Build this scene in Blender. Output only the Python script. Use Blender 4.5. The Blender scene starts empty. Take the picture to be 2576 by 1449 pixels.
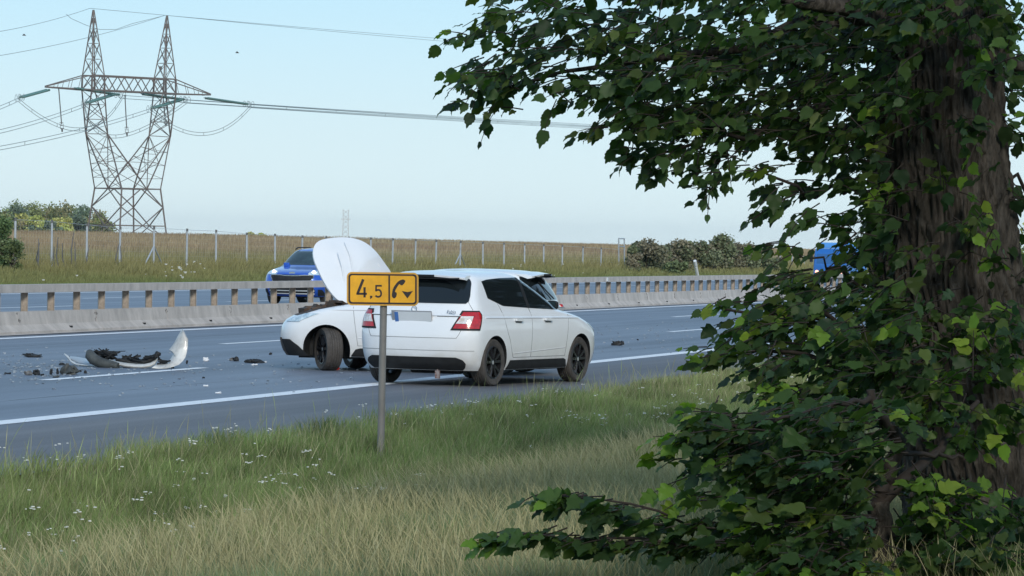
import bpy, bmesh, math, random
import numpy as np
from mathutils import Vector, Matrix

# ------------------------------------------------------------------ camera
F_PX = 9700.0; W_PX = 2576.0; H_PX = 1449.0
CAM_H = 1.79
ROLL = 0.018
PITCH = math.atan((724.5 - 619.4) / F_PX)
PSI = math.atan((3875 - 1288) / F_PX)
SP, CP = math.sin(PSI), math.cos(PSI)

scene = bpy.context.scene
COL = scene.collection

_f = Vector((0, math.cos(PITCH), -math.sin(PITCH)))
_r0 = Vector((1, 0, 0))
_u0 = Vector((0, math.sin(PITCH), math.cos(PITCH)))
_r = _r0 * math.cos(ROLL) + _u0 * math.sin(ROLL)
_u = _u0 * math.cos(ROLL) - _r0 * math.sin(ROLL)
CAM = Vector((0, 0, CAM_H))
cam_d = bpy.data.cameras.new("camera")
cam_d.sensor_width = 36.0
cam_d.lens = F_PX / W_PX * 36.0
cam_d.clip_start = 0.5
cam_d.clip_end = 20000
cam_o = bpy.data.objects.new("camera", cam_d)
COL.objects.link(cam_o)
cam_o.matrix_world = Matrix(((_r.x, _u.x, -_f.x, 0), (_r.y, _u.y, -_f.y, 0), (_r.z, _u.z, -_f.z, CAM_H), (0, 0, 0, 1)))
scene.camera = cam_o

# ------------------------------------------------------------------ light
SUN_EL = math.radians(28)
SUN_AZ = math.radians(166)       # compass style: 0 = +Y, 90 = +X ; the sun stands behind the camera, a little to the right
world = bpy.data.worlds.new("World")
scene.world = world
world.use_nodes = True
wn = world.node_tree.nodes; wl = world.node_tree.links
bg = wn["Background"]
sky = wn.new("ShaderNodeTexSky")
sky.sky_type = 'NISHITA'
sky.sun_disc = False
sky.sun_elevation = SUN_EL
sky.sun_rotation = SUN_AZ
sky.altitude = 200
sky.air_density = 1.0
sky.dust_density = 1.2
sky.ozone_density = 1.6
# the low part of the sky is paler and bluer than the clear sky model gives
tc = wn.new("ShaderNodeTexCoord"); sx = wn.new("ShaderNodeSeparateXYZ")
wl.new(tc.outputs["Generated"], sx.inputs[0])
rmp = wn.new("ShaderNodeValToRGB")
cr = rmp.color_ramp
cr.elements[0].position = 0.0; cr.elements[0].color = (8.6, 10.4, 10.9, 1)
cr.elements[1].position = 1.0; cr.elements[1].color = (2.4, 4.2, 7.0, 1)
e = cr.elements.new(0.03); e.color = (7.0, 9.2, 10.3, 1)
e = cr.elements.new(0.062); e.color = (5.5, 8.5, 10.4, 1)
e = cr.elements.new(0.35); e.color = (4.0, 6.6, 9.4, 1)
wl.new(sx.outputs["Z"], rmp.inputs[0])
mixn = wn.new("ShaderNodeMixRGB"); mixn.inputs[0].default_value = 0.8
wl.new(sky.outputs[0], mixn.inputs[1]); wl.new(rmp.outputs[0], mixn.inputs[2])
wl.new(mixn.outputs[0], bg.inputs[0])
bg.inputs[1].default_value = 0.088

sl = bpy.data.lights.new("sun", 'SUN'); sl.energy = 2.0; sl.angle = math.radians(14); sl.color = (1.0, 0.93, 0.82)
so = bpy.data.objects.new("sun", sl); COL.objects.link(so)
sd = Vector((math.sin(SUN_AZ) * math.cos(SUN_EL), math.cos(SUN_AZ) * math.cos(SUN_EL), math.sin(SUN_EL)))
so.rotation_euler = (-sd).to_track_quat('-Z', 'Y').to_euler()
so.location = (0, 0, 60)

scene.view_settings.view_transform = 'Standard'
scene.view_settings.look = 'None'
scene.view_settings.exposure = 0.25
scene.view_settings.gamma = 1.0
scene.cycles.volume_step_rate = 4
scene.cycles.max_bounces = 6
scene.cycles.transparent_max_bounces = 12

rnd = random.Random(7)
rng = np.random.default_rng(11)

# ------------------------------------------------------------------ helpers
def ray(px, py):
    d = _f + _r * ((px - W_PX / 2) / F_PX) - _u * ((py - H_PX / 2) / F_PX)
    return d
def at_depth(px, py, Y):
    d = ray(px, py); return CAM + d * (Y / d.y)
def on_ground(px, py, z=0.0):
    d = ray(px, py); return CAM + d * ((z - CAM_H) / d.z)
def at_D(px, py, D):
    d = ray(px, py); t = D / (-CP * d.x + SP * d.y); return CAM + d * t
def uD(p):
    return (p.x * SP + p.y * CP, -p.x * CP + p.y * SP)
def RW(u, D, z=0.0):
    return Vector((u * SP - D * CP, u * CP + D * SP, z))
ROAD_ROT = math.pi / 2 - PSI

def tag(o, label=None, cat=None, group=None, kind=None):
    if label: o["label"] = label
    if cat: o["category"] = cat
    if group: o["group"] = group
    if kind: o["kind"] = kind
    return o

def empty(name, loc=(0, 0, 0), rz=0.0, **k):
    o = bpy.data.objects.new(name, None); COL.objects.link(o)
    o.location = loc; o.rotation_euler = (0, 0, rz); o.empty_display_size = 0.2
    return tag(o, **k)

class MB:
    """collects boxes, bars and tubes into one mesh"""
    def __init__(s): s.v = []; s.f = []; s.m = []; s.cur = 0
    def add(s, vs, fs):
        n = len(s.v); s.v += [tuple(v) for v in vs]; s.f += [tuple(i + n for i in f) for f in fs]; s.m += [s.cur] * len(fs)
    def box(s, c, size, rot=None):
        hx, hy, hz = size[0] / 2, size[1] / 2, size[2] / 2
        vs = [Vector((x, y, z)) for x in (-hx, hx) for y in (-hy, hy) for z in (-hz, hz)]
        if rot is not None: vs = [rot @ v for v in vs]
        c = Vector(c); vs = [v + c for v in vs]
        s.add(vs, [(0, 1, 3, 2), (4, 6, 7, 5), (0, 4, 5, 1), (2, 3, 7, 6), (0, 2, 6, 4), (1, 5, 7, 3)])
    def bar(s, a, b, w, h=None):
        a = Vector(a); b = Vector(b); d = b - a; L = d.length
        if L < 1e-6: return
        h = h or w
        q = d.to_track_quat('X', 'Z').to_matrix()
        s.box((a + b) / 2, (L, w, h), q)
    def tube(s, pts, rad, n=6, cap=True):
        pts = [Vector(p) for p in pts]
        if not hasattr(rad, '__len__'): rad = [rad] * len(pts)
        up = Vector((0, 0, 1)); rings = []
        for i, p in enumerate(pts):
            d = (pts[min(i + 1, len(pts) - 1)] - pts[max(i - 1, 0)]).normalized()
            a = d.cross(up)
            if a.length < 1e-3: a = d.cross(Vector((1, 0, 0)))
            a.normalize(); b = a.cross(d).normalized()
            rings.append([p + (a * math.cos(2 * math.pi * k / n) + b * math.sin(2 * math.pi * k / n)) * rad[i] for k in range(n)])
        vs = [v for r in rings for v in r]; fs = []
        for i in range(len(pts) - 1):
            for k in range(n):
                k2 = (k + 1) % n
                fs.append((i * n + k, i * n + k2, (i + 1) * n + k2, (i + 1) * n + k))
        if cap:
            fs.append(tuple(range(n - 1, -1, -1))); fs.append(tuple((len(pts) - 1) * n + k for k in range(n)))
        s.add(vs, fs)
    def prism(s, poly, y0, y1):
        """poly in (x,z), extruded along y"""
        n = len(poly)
        vs = [(x, y0, z) for x, z in poly] + [(x, y1, z) for x, z in poly]
        fs = [tuple(range(n)), tuple(range(2 * n - 1, n - 1, -1))]
        fs += [(i, i + n, (i + 1) % n + n, (i + 1) % n) for i in range(n)]
        s.add(vs, fs)
    def lathe(s, prof, n=32, axis='y'):
        """prof: (r, h) pairs around the y axis"""
        vs = []; fs = []
        for r, h in prof:
            for k in range(n):
                t = 2 * math.pi * k / n
                vs.append((r * math.cos(t), h, r * math.sin(t)) if axis == 'y' else (r * math.cos(t), r * math.sin(t), h))
        for i in range(len(prof) - 1):
            for k in range(n):
                k2 = (k + 1) % n
                fs.append((i * n + k, i * n + k2, (i + 1) * n + k2, (i + 1) * n + k))
        s.add(vs, fs)
    def build(s, name, mats, parent=None, smooth=None, fix=True, **k):
        me = bpy.data.meshes.new(name)
        me.from_pydata(s.v, [], s.f)
        if not isinstance(mats, (list, tuple)): mats = [mats]
        for m in mats: me.materials.append(m)
        if len(mats) > 1: me.polygons.foreach_set("material_index", s.m)
        if fix:
            bm = bmesh.new(); bm.from_mesh(me); bmesh.ops.recalc_face_normals(bm, faces=bm.faces); bm.to_mesh(me); bm.free()
        if smooth is not None:
            me.polygons.foreach_set("use_smooth", [True] * len(me.polygons))
            me.set_sharp_from_angle(angle=math.radians(smooth))
        me.update()
        o = bpy.data.objects.new(name, me); COL.objects.link(o)
        if parent is not None: o.parent = parent
        return tag(o, **k)

def np_mesh(name, V, Fc, mat, col=None, parent=None, smooth=False, **k):
    """V (n,3), Fc (m,3) triangles, col (n,3)"""
    me = bpy.data.meshes.new(name)
    n = len(V); m = len(Fc)
    me.vertices.add(n); me.vertices.foreach_set("co", np.ascontiguousarray(V, dtype=np.float32).ravel())
    me.loops.add(m * 3); me.loops.foreach_set("vertex_index", np.ascontiguousarray(Fc, dtype=np.int32).ravel())
    me.polygons.add(m)
    me.polygons.foreach_set("loop_start", np.arange(0, m * 3, 3, dtype=np.int32))
    me.polygons.foreach_set("loop_total", np.full(m, 3, dtype=np.int32))
    if smooth: me.polygons.foreach_set("use_smooth", np.ones(m, dtype=bool))
    me.update(calc_edges=True)
    if col is not None:
        at = me.color_attributes.new("tint", 'FLOAT_COLOR', 'POINT')
        c4 = np.ones((n, 4), dtype=np.float32); c4[:, :3] = col
        at.data.foreach_set("color", c4.ravel())
    if mat is not None: me.materials.append(mat)
    o = bpy.data.objects.new(name, me); COL.objects.link(o)
    if parent is not None: o.parent = parent
    return tag(o, **k)

def vnoise(x, y, seed=0):
    """smooth value noise, numpy"""
    x = np.asarray(x, dtype=float); y = np.asarray(y, dtype=float)
    xi = np.floor(x).astype(int); yi = np.floor(y).astype(int); xf = x - xi; yf = y - yi
    def h(a, b):
        n = (a * 374761393 + b * 668265263 + seed * 982451653) & 0x7fffffff
        n = (n ^ (n >> 13)) * 1274126177 & 0x7fffffff
        return ((n ^ (n >> 16)) & 0xffff) / 65535.0
    u = xf * xf * (3 - 2 * xf); v = yf * yf * (3 - 2 * yf)
    return (h(xi, yi) * (1 - u) + h(xi + 1, yi) * u) * (1 - v) + (h(xi, yi + 1) * (1 - u) + h(xi + 1, yi + 1) * u) * v

# ------------------------------------------------------------------ materials
def mat(name, col, rough=0.6, metal=0.0, var=0.0, scale=5.0, bump=0.0, bscale=40.0, coat=0.0, spec=0.5, emit=None, es=0.0, col2=None, stretch=None):
    m = bpy.data.materials.new(name); m.use_nodes = True
    nt = m.node_tree; b = nt.nodes["Principled BSDF"]
    b.inputs["Base Color"].default_value = (*col, 1); b.inputs["Roughness"].default_value = rough
    b.inputs["Metallic"].default_value = metal; b.inputs["Coat Weight"].default_value = coat
    b.inputs["Coat Roughness"].default_value = 0.05
    b.inputs["Specular IOR Level"].default_value = spec
    if emit: b.inputs["Emission Color"].default_value = (*emit, 1); b.inputs["Emission Strength"].default_value = es
    if var or bump or col2:
        t = nt.nodes.new("ShaderNodeTexCoord")
        mp = nt.nodes.new("ShaderNodeMapping")
        if stretch: mp.inputs["Scale"].default_value = stretch
        nt.links.new(t.outputs["Object"], mp.inputs[0])
    if var or col2:
        n = nt.nodes.new("ShaderNodeTexNoise"); n.inputs["Scale"].default_value = scale; n.inputs["Detail"].default_value = 6; n.inputs["Roughness"].default_value = 0.65
        nt.links.new(mp.outputs[0], n.inputs["Vector"])
        r = nt.nodes.new("ShaderNodeValToRGB")
        c2 = col2 or tuple(c * (1 - var) for c in col)
        c1 = col if col2 else tuple(min(1, c * (1 + var)) for c in col)
        r.color_ramp.elements[0].position = 0.35; r.color_ramp.elements[0].color = (*c2, 1)
        r.color_ramp.elements[1].position = 0.65; r.color_ramp.elements[1].color = (*c1, 1)
        nt.links.new(n.outputs["Fac"], r.inputs[0]); nt.links.new(r.outputs[0], b.inputs["Base Color"])
    if bump:
        n2 = nt.nodes.new("ShaderNodeTexNoise"); n2.inputs["Scale"].default_value = bscale; n2.inputs["Detail"].default_value = 5
        nt.links.new(mp.outputs[0], n2.inputs["Vector"])
        bp = nt.nodes.new("ShaderNodeBump"); bp.inputs["Strength"].default_value = bump; bp.inputs["Distance"].default_value = 0.02
        nt.links.new(n2.outputs["Fac"], bp.inputs["Height"]); nt.links.new(bp.outputs[0], b.inputs["Normal"])
    return m

def leaf_mat(name, trans=0.35, rough=0.45, spec=0.35, tmul=(1.6, 1.9, 0.7)):
    m = bpy.data.materials.new(name); m.use_nodes = True
    nt = m.node_tree; b = nt.nodes["Principled BSDF"]; out = nt.nodes["Material Output"]
    a = nt.nodes.new("ShaderNodeVertexColor"); a.layer_name = "tint"
    nt.links.new(a.outputs["Color"], b.inputs["Base Color"])
    b.inputs["Roughness"].default_value = rough; b.inputs["Specular IOR Level"].default_value = spec
    if trans > 0:
        tr = nt.nodes.new("ShaderNodeBsdfTranslucent")
        mu = nt.nodes.new("ShaderNodeMixRGB"); mu.blend_type = 'MULTIPLY'; mu.inputs[0].default_value = 1
        mu.inputs[2].default_value = (*tmul, 1)
        nt.links.new(a.outputs["Color"], mu.inputs[1]); nt.links.new(mu.outputs[0], tr.inputs["Color"])
        mx = nt.nodes.new("ShaderNodeMixShader"); mx.inputs[0].default_value = trans
        nt.links.new(b.outputs[0], mx.inputs[1]); nt.links.new(tr.outputs[0], mx.inputs[2]); nt.links.new(mx.outputs[0], out.inputs["Surface"])
    return m

M = {}
M['leaf'] = leaf_mat("tree_leaf", 0.38, 0.5, 0.2)
M['farleaf'] = leaf_mat("shrub_leaf", 0.15, 0.7, 0.15, (1.2, 1.3, 0.8))
M['grass'] = leaf_mat("grass_blade", 0.2, 0.7, 0.1, (1.2, 1.2, 0.8))
M['bark'] = mat("bark", (0.098, 0.088, 0.076), 0.95, scale=7, bump=1.0, bscale=14, stretch=(3, 3, 0.9), spec=0.1, col2=(0.022, 0.020, 0.017))
M['twig'] = mat("twig_bark", (0.022, 0.016, 0.012), 0.8, var=0.3, scale=8)
M['fbark'] = mat("far_bark", (0.09, 0.075, 0.06), 0.9, var=0.3)
M['white'] = mat("white_car_paint", (0.78, 0.80, 0.82), 0.3, coat=0.8, var=0.02, scale=3)
def dirty_paint():
    m = M['white']; nt = m.node_tree; b = nt.nodes["Principled BSDF"]; L = nt.links
    src = b.inputs["Base Color"].links[0].from_socket
    t = nt.nodes.new("ShaderNodeTexCoord"); sp = nt.nodes.new("ShaderNodeSeparateXYZ"); L.new(t.outputs["Object"], sp.inputs[0])
    n = nt.nodes.new("ShaderNodeTexNoise"); n.inputs["Scale"].default_value = 7; n.inputs["Detail"].default_value = 8; L.new(t.outputs["Object"], n.inputs["Vector"])
    # road film thrown up by the wheels: strongest on the lowest panels, broken up by noise
    mr = nt.nodes.new("ShaderNodeMapRange"); mr.inputs[1].default_value = .62; mr.inputs[2].default_value = .22; mr.inputs[3].default_value = 0; mr.inputs[4].default_value = .9; L.new(sp.outputs["Z"], mr.inputs[0])
    mu = nt.nodes.new("ShaderNodeMath"); mu.operation = 'MULTIPLY'; L.new(mr.outputs[0], mu.inputs[0]); L.new(n.outputs["Fac"], mu.inputs[1])
    mx = nt.nodes.new("ShaderNodeMixRGB"); L.new(mu.outputs[0], mx.inputs[0]); L.new(src, mx.inputs[1]); mx.inputs[2].default_value = (.42, .38, .31, 1); L.new(mx.outputs[0], b.inputs["Base Color"])
dirty_paint()
M['blue'] = mat("blue_car_paint", (0.015, 0.095, 0.50), 0.28, metal=0.2, coat=0.9, var=0.05, scale=3)
M['glass'] = mat("tinted_glass", (0.010, 0.014, 0.016), 0.04, coat=0.0, spec=0.5)
M['wglass'] = mat("windscreen_glass", (0.03, 0.055, 0.06), 0.06, coat=0.0, spec=0.5, col2=(0.010, 0.02, 0.025), scale=2.0)
M['black'] = mat("black_plastic", (0.018, 0.019, 0.020), 0.7, spec=0.25, var=0.25, scale=8)
M['rubber'] = mat("tyre_rubber", (0.058, 0.052, 0.047), 0.8, var=0.3, scale=10, bump=0.3, bscale=60)
M['rim'] = mat("black_alloy", (0.018, 0.018, 0.02), 0.3, metal=0.3, coat=0.3)
M['dust'] = mat("brake_dust_metal", (0.09, 0.075, 0.06), 0.6, metal=0.3)
M['seam'] = mat("panel_gap", (0.16, 0.165, 0.17), 0.6)
M['red'] = mat("red_lens", (0.55, 0.015, 0.02), 0.12, coat=0.6, col2=(0.32, 0.01, 0.015), scale=25)
M['clear'] = mat("clear_lens", (0.75, 0.76, 0.78), 0.12, coat=0.6, col2=(0.5, 0.42, 0.35), scale=20)
M['chrome'] = mat("chrome", (0.62, 0.64, 0.66), 0.18, metal=1.0)
M['silver'] = mat("silver_plastic", (0.5, 0.5, 0.5), 0.35, metal=0.6)
M['plate'] = mat("number_plate", (0.62, 0.65, 0.67), 0.5, var=0.03)
M['plateblue'] = mat("number_plate_blue", (0.06, 0.16, 0.42), 0.5)
M['hlamp'] = mat("lit_headlamp", (0.9, 0.9, 0.8), 0.2, emit=(1.0, 0.93, 0.72), es=5.0)
M['hlens'] = mat("headlamp_lens", (0.3, 0.42, 0.5), 0.1, coat=0.7, col2=(0.7, 0.8, 0.85), scale=14)
M['concrete'] = mat("barrier_concrete", (0.46, 0.42, 0.385), 0.85, var=0.2, scale=1.8, bump=0.2, bscale=30, stretch=(1.4, 1, .6))
M['dirtc'] = mat("soot_concrete", (0.17, 0.16, 0.15), 0.9, var=0.3, scale=4)
M['postsm'] = mat("rusty_steel_post", (0.30, 0.255, 0.21), 0.75, var=0.3, scale=6)
M['galv'] = mat("galvanised_steel", (0.42, 0.45, 0.48), 0.5, metal=0.25, var=0.12, scale=5)
M['darkst'] = mat("dark_steel", (0.13, 0.13, 0.13), 0.6, metal=0.2)
M['pylon'] = mat("weathered_pylon_steel", (0.135, 0.125, 0.12), 0.7, var=0.35, scale=0.6, col2=(0.145, 0.115, 0.10))
M['pylonfar'] = mat("haze_pale_pylon_steel", (0.55, 0.58, 0.58), 0.7)  # distant pylon: fading by haze put into the pale colour
M['insul'] = mat("green_glass_insulator", (0.10, 0.20, 0.185), 0.25, spec=0.6)
M['wire'] = mat("aluminium_conductor", (0.16, 0.20, 0.21), 0.6)
M['orange'] = mat("orange_reflective_sheet", (0.92, 0.44, 0.012), 0.42, var=0.10, scale=9)
M['oredge'] = mat("orange_sign_rim", (0.72, 0.38, 0.05), 0.5)
M['ink'] = mat("sign_black", (0.018, 0.012, 0.014), 0.5)
M['post'] = mat("grey_sign_post", (0.23, 0.215, 0.20), 0.6, metal=0.1, var=0.15, scale=3)
M['paint'] = mat("road_marking", (0.80, 0.81, 0.82), 0.6, var=0.12, scale=9)
M['truckblue'] = mat("blue_cab_paint", (0.01, 0.12, 0.42), 0.35, coat=0.5, var=0.05)
M['truckbox'] = mat("light_blue_body", (0.08, 0.30, 0.70), 0.5, var=0.05)
M['flower'] = mat("white_petals", (0.75, 0.76, 0.72), 0.7)
M['plwhite'] = mat("white_plastic", (0.7, 0.72, 0.74), 0.4)
M['scrap'] = mat("scuffed_black_plastic", (0.018, 0.020, 0.022), 0.6, spec=0.3, var=0.5, scale=14)
M['scrapg'] = mat("grey_plastic", (0.055, 0.060, 0.058), 0.6, var=0.4, scale=10)
M['cream'] = mat("white_bumper_paint", (0.62, 0.62, 0.59), 0.45, coat=0.2, scale=5, col2=(0.36, 0.35, 0.33))
M['redpl'] = mat("red_plastic", (0.5, 0.03, 0.02), 0.4)
M['engine'] = mat("engine_bay_parts", (0.03, 0.026, 0.022), 0.6, col2=(0.09, 0.05, 0.03), scale=9)

def asphalt():
    m = bpy.data.materials.new("asphalt"); m.use_nodes = True
    nt = m.node_tree; b = nt.nodes["Principled BSDF"]; L = nt.links
    t = nt.nodes.new("ShaderNodeTexCoord")
    def noise(scale, vec, detail=4):
        mp = nt.nodes.new("ShaderNodeMapping"); mp.inputs["Scale"].default_value = vec; L.new(t.outputs["Object"], mp.inputs[0])
        n = nt.nodes.new("ShaderNodeTexNoise"); n.inputs["Scale"].default_value = scale; n.inputs["Detail"].default_value = detail; L.new(mp.outputs[0], n.inputs["Vector"]); return n
    n1 = noise(1.0, (0.012, 1.5, 1)); n2 = noise(45, (1, 1, 1)); n3 = noise(0.35, (0.25, 1, 1), 3)
    r = nt.nodes.new("ShaderNodeValToRGB")
    r.color_ramp.elements[0].position = 0.3; r.color_ramp.elements[0].color = (0.098, 0.098, 0.104, 1)
    r.color_ramp.elements[1].position = 0.7; r.color_ramp.elements[1].color = (0.168, 0.170, 0.180, 1)
    L.new(n1.outputs["Fac"], r.inputs[0])
    r3 = nt.nodes.new("ShaderNodeValToRGB")
    r3.color_ramp.elements[0].position = 0.35; r3.color_ramp.elements[0].color = (0.78, 0.78, 0.80, 1)
    r3.color_ramp.elements[1].position = 0.7; r3.color_ramp.elements[1].color = (1.1, 1.1, 1.08, 1)
    L.new(n3.outputs["Fac"], r3.inputs[0])
    r2 = nt.nodes.new("ShaderNodeValToRGB")
    r2.color_ramp.elements[0].position = 0.3; r2.color_ramp.elements[0].color = (0.75, 0.75, 0.75, 1)
    r2.color_ramp.elements[1].position = 0.75; r2.color_ramp.elements[1].color = (1.25, 1.25, 1.25, 1)
    L.new(n2.outputs["Fac"], r2.inputs[0])
    x = nt.nodes.new("ShaderNodeMixRGB"); x.blend_type = 'MULTIPLY'; x.inputs[0].default_value = 1; L.new(r.outputs[0], x.inputs[1]); L.new(r3.outputs[0], x.inputs[2])
    y = nt.nodes.new("ShaderNodeMixRGB"); y.blend_type = 'MULTIPLY'; y.inputs[0].default_value = 1; L.new(x.outputs[0], y.inputs[1]); L.new(r2.outputs[0], y.inputs[2])
    # the wheel-polished lanes (D > 14.4) are smoother than the hard shoulder; blue sky reflection tinted into their colour
    sp = nt.nodes.new("ShaderNodeSeparateXYZ"); L.new(t.outputs["Object"], sp.inputs[0])
    mr = nt.nodes.new("ShaderNodeMapRange"); mr.inputs[1].default_value = 13.6; mr.inputs[2].default_value = 14.6; L.new(sp.outputs["Y"], mr.inputs[0])
    z = nt.nodes.new("ShaderNodeMixRGB"); z.blend_type = 'MULTIPLY'; L.new(mr.outputs[0], z.inputs[0]); z.inputs[2].default_value = (1.05, 1.19, 1.42, 1)
    L.new(y.outputs[0], z.inputs[1]); L.new(z.outputs[0], b.inputs["Base Color"])
    rr = nt.nodes.new("ShaderNodeMapRange"); rr.inputs[3].default_value = 0.72; rr.inputs[4].default_value = 0.50; L.new(mr.outputs[0], rr.inputs[0]); L.new(rr.outputs[0], b.inputs["Roughness"])
    b.inputs["Specular IOR Level"].default_value = 0.5
    bp = nt.nodes.new("ShaderNodeBump"); bp.inputs["Strength"].default_value = 0.25; bp.inputs["Distance"].default_value = 0.01
    L.new(n2.outputs["Fac"], bp.inputs["Height"]); L.new(bp.outputs[0], b.inputs["Normal"])
    return m
M['asphalt'] = asphalt()
M['soil'] = mat("verge_soil", (0.10, 0.115, 0.05), 0.95, col2=(0.15, 0.14, 0.075), scale=0.6)

# ------------------------------------------------------------------ terrain
PROF = [(-400, .6), (-60, .5), (-20, .3), (0, .19), (5, .10), (6.6, .06), (7.5, -.10), (8.6, -.18), (9.8, -.13), (10.9, -.04), (11.2, -.03),
        (49.4, -.03), (52, .05), (57, .27), (62, .40), (72, .75), (90, 1.22), (115, 1.50), (140, 1.55), (300, 1.57), (8000, 1.57)]
PD_ = np.array([p[0] for p in PROF]); PZ_ = np.array([p[1] for p in PROF])
def gz(u, D):
    u = np.asarray(u, float); D = np.asarray(D, float)
    z = np.interp(D, PD_, PZ_)
    k = np.clip((D - 60) / 60, 0, 1)
    z = z + k * (np.interp(u, [-200, 250, 330, 450, 620, 900, 3000], [-.15, .0, .12, .03, -.12, -.25, -.3]))
    near = np.clip((8 - D) / 3, 0, 1)
    z = z + near * (vnoise(u * .35, D * .35, 3) - .5) * .16
    return z
def build_terrain():
    Ds = np.concatenate([[-400, -150, -60, -30, -15], np.arange(-8, 11.3, .35), [11.3, 20, 35, 49.4], np.arange(50, 62, .8), np.arange(62, 142, 3), [150, 180, 220, 300, 450, 700, 1100, 1800, 3000, 5000, 8000]])
    us = np.concatenate([[-3000, -1000, -400, -150, -60], np.arange(-20, 80, .7), np.arange(80, 240, 4), np.arange(240, 1000, 20), [1100, 1500, 2200, 3500, 6000, 9000]])
    U, Dg = np.meshgrid(us, Ds, indexing='ij')
    Z = gz(U, Dg)
    V = np.stack([U, Dg, Z], -1).reshape(-1, 3)
    nu, nd = U.shape
    i = np.arange(nu - 1)[:, None] * nd + np.arange(nd - 1)[None, :]
    i = i.ravel()
    F = np.concatenate([np.stack([i, i + nd, i + nd + 1], -1), np.stack([i, i + nd + 1, i + 1], -1)])
    o = np_mesh("ground", V, F, None, smooth=True, kind="structure")
    o.rotation_euler = (0, 0, ROAD_ROT)
    # soil / field material by distance from the road
    m = bpy.data.materials.new("ground_cover"); m.use_nodes = True
    nt = m.node_tree; b = nt.nodes["Principled BSDF"]; L = nt.links; b.inputs["Roughness"].default_value = 0.95; b.inputs["Specular IOR Level"].default_value = 0.1
    t = nt.nodes.new("ShaderNodeTexCoord"); sp = nt.nodes.new("ShaderNodeSeparateXYZ"); L.new(t.outputs["Object"], sp.inputs[0])
    n = nt.nodes.new("ShaderNodeTexNoise"); n.inputs["Scale"].default_value = 0.5; n.inputs["Detail"].default_value = 8; L.new(t.outputs["Object"], n.inputs["Vector"])
    ga = nt.nodes.new("ShaderNodeValToRGB"); ga.color_ramp.elements[0].position = .35; ga.color_ramp.elements[0].color = (0.075, 0.10, 0.035, 1); ga.color_ramp.elements[1].position = .65; ga.color_ramp.elements[1].color = (0.16, 0.15, 0.075, 1)
    fb = nt.nodes.new("ShaderNodeValToRGB"); fb.color_ramp.elements[0].position = .35; fb.color_ramp.elements[0].color = (0.21, 0.145, 0.10, 1); fb.color_ramp.elements[1].position = .65; fb.color_ramp.elements[1].color = (0.28, 0.215, 0.14, 1)
    L.new(n.outputs["Fac"], ga.inputs[0]); L.new(n.outputs["Fac"], fb.inputs[0])
    mr = nt.nodes.new("ShaderNodeMapRange"); mr.inputs[1].default_value = 58; mr.inputs[2].default_value = 66; L.new(sp.outputs["Y"], mr.inputs[0])
    mx = nt.nodes.new("ShaderNodeMixRGB"); L.new(mr.outputs[0], mx.inputs[0]); L.new(ga.outputs[0], mx.inputs[1]); L.new(fb.outputs[0], mx.inputs[2]); L.new(mx.outputs[0], b.inputs["Base Color"])
    o.data.materials.append(m)
build_terrain()

def strip(name, u0, u1, D0, D1, z, m, n=1, **k):
    mb = MB()
    mb.add([(u0, D0, z), (u1, D0, z), (u1, D1, z), (u0, D1, z)], [(0, 1, 2, 3)])
    o = mb.build(name, m, fix=False, **k); o.rotation_euler = (0, 0, ROAD_ROT); return o
strip("road", -300, 4000, 11.05, 49.3, 0.0, M['asphalt'], kind="structure")
for nm, D, w in (("lane_line", 14.3, .31), ("lane_line", 26.15, .32), ("lane_line", 46.7, .30)):
    strip(nm, -200, 3000, D - w / 2, D + w / 2, 0.004, M['paint'], kind="structure")
mb = MB()
for D, off, rng_ in ((18.15, 45.3, range(-8, 60)), (22.1, 45.4, range(-8, 60)), (37.5, 54.0, range(-8, 80)), (42.1, 54.0, range(-8, 80))):
    for k in rng_:
        a = off + 18 * k
        mb.add([(a, D - .09, .004), (a + 6, D - .09, .004), (a + 6, D + .09, .004), (a, D + .09, .004)], [(0, 1, 2, 3)])
o = mb.build("dashed_lane_lines", M['paint'], fix=False, kind="structure"); o.rotation_euler = (0, 0, ROAD_ROT)
# sealed joints in the asphalt
mb = MB()
for D in (16.2, 20.05, 24.2, 40.0):
    mb.add([(-100, D - .02, .002), (600, D - .02, .002), (600, D + .02, .002), (-100, D + .02, .002)], [(0, 1, 2, 3)])
o = mb.build("asphalt_joints", mat("joint_sealer", (0.16, 0.18, 0.21), 0.5, var=.5, scale=.6), fix=False, kind="structure"); o.rotation_euler = (0, 0, ROAD_ROT)

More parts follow.
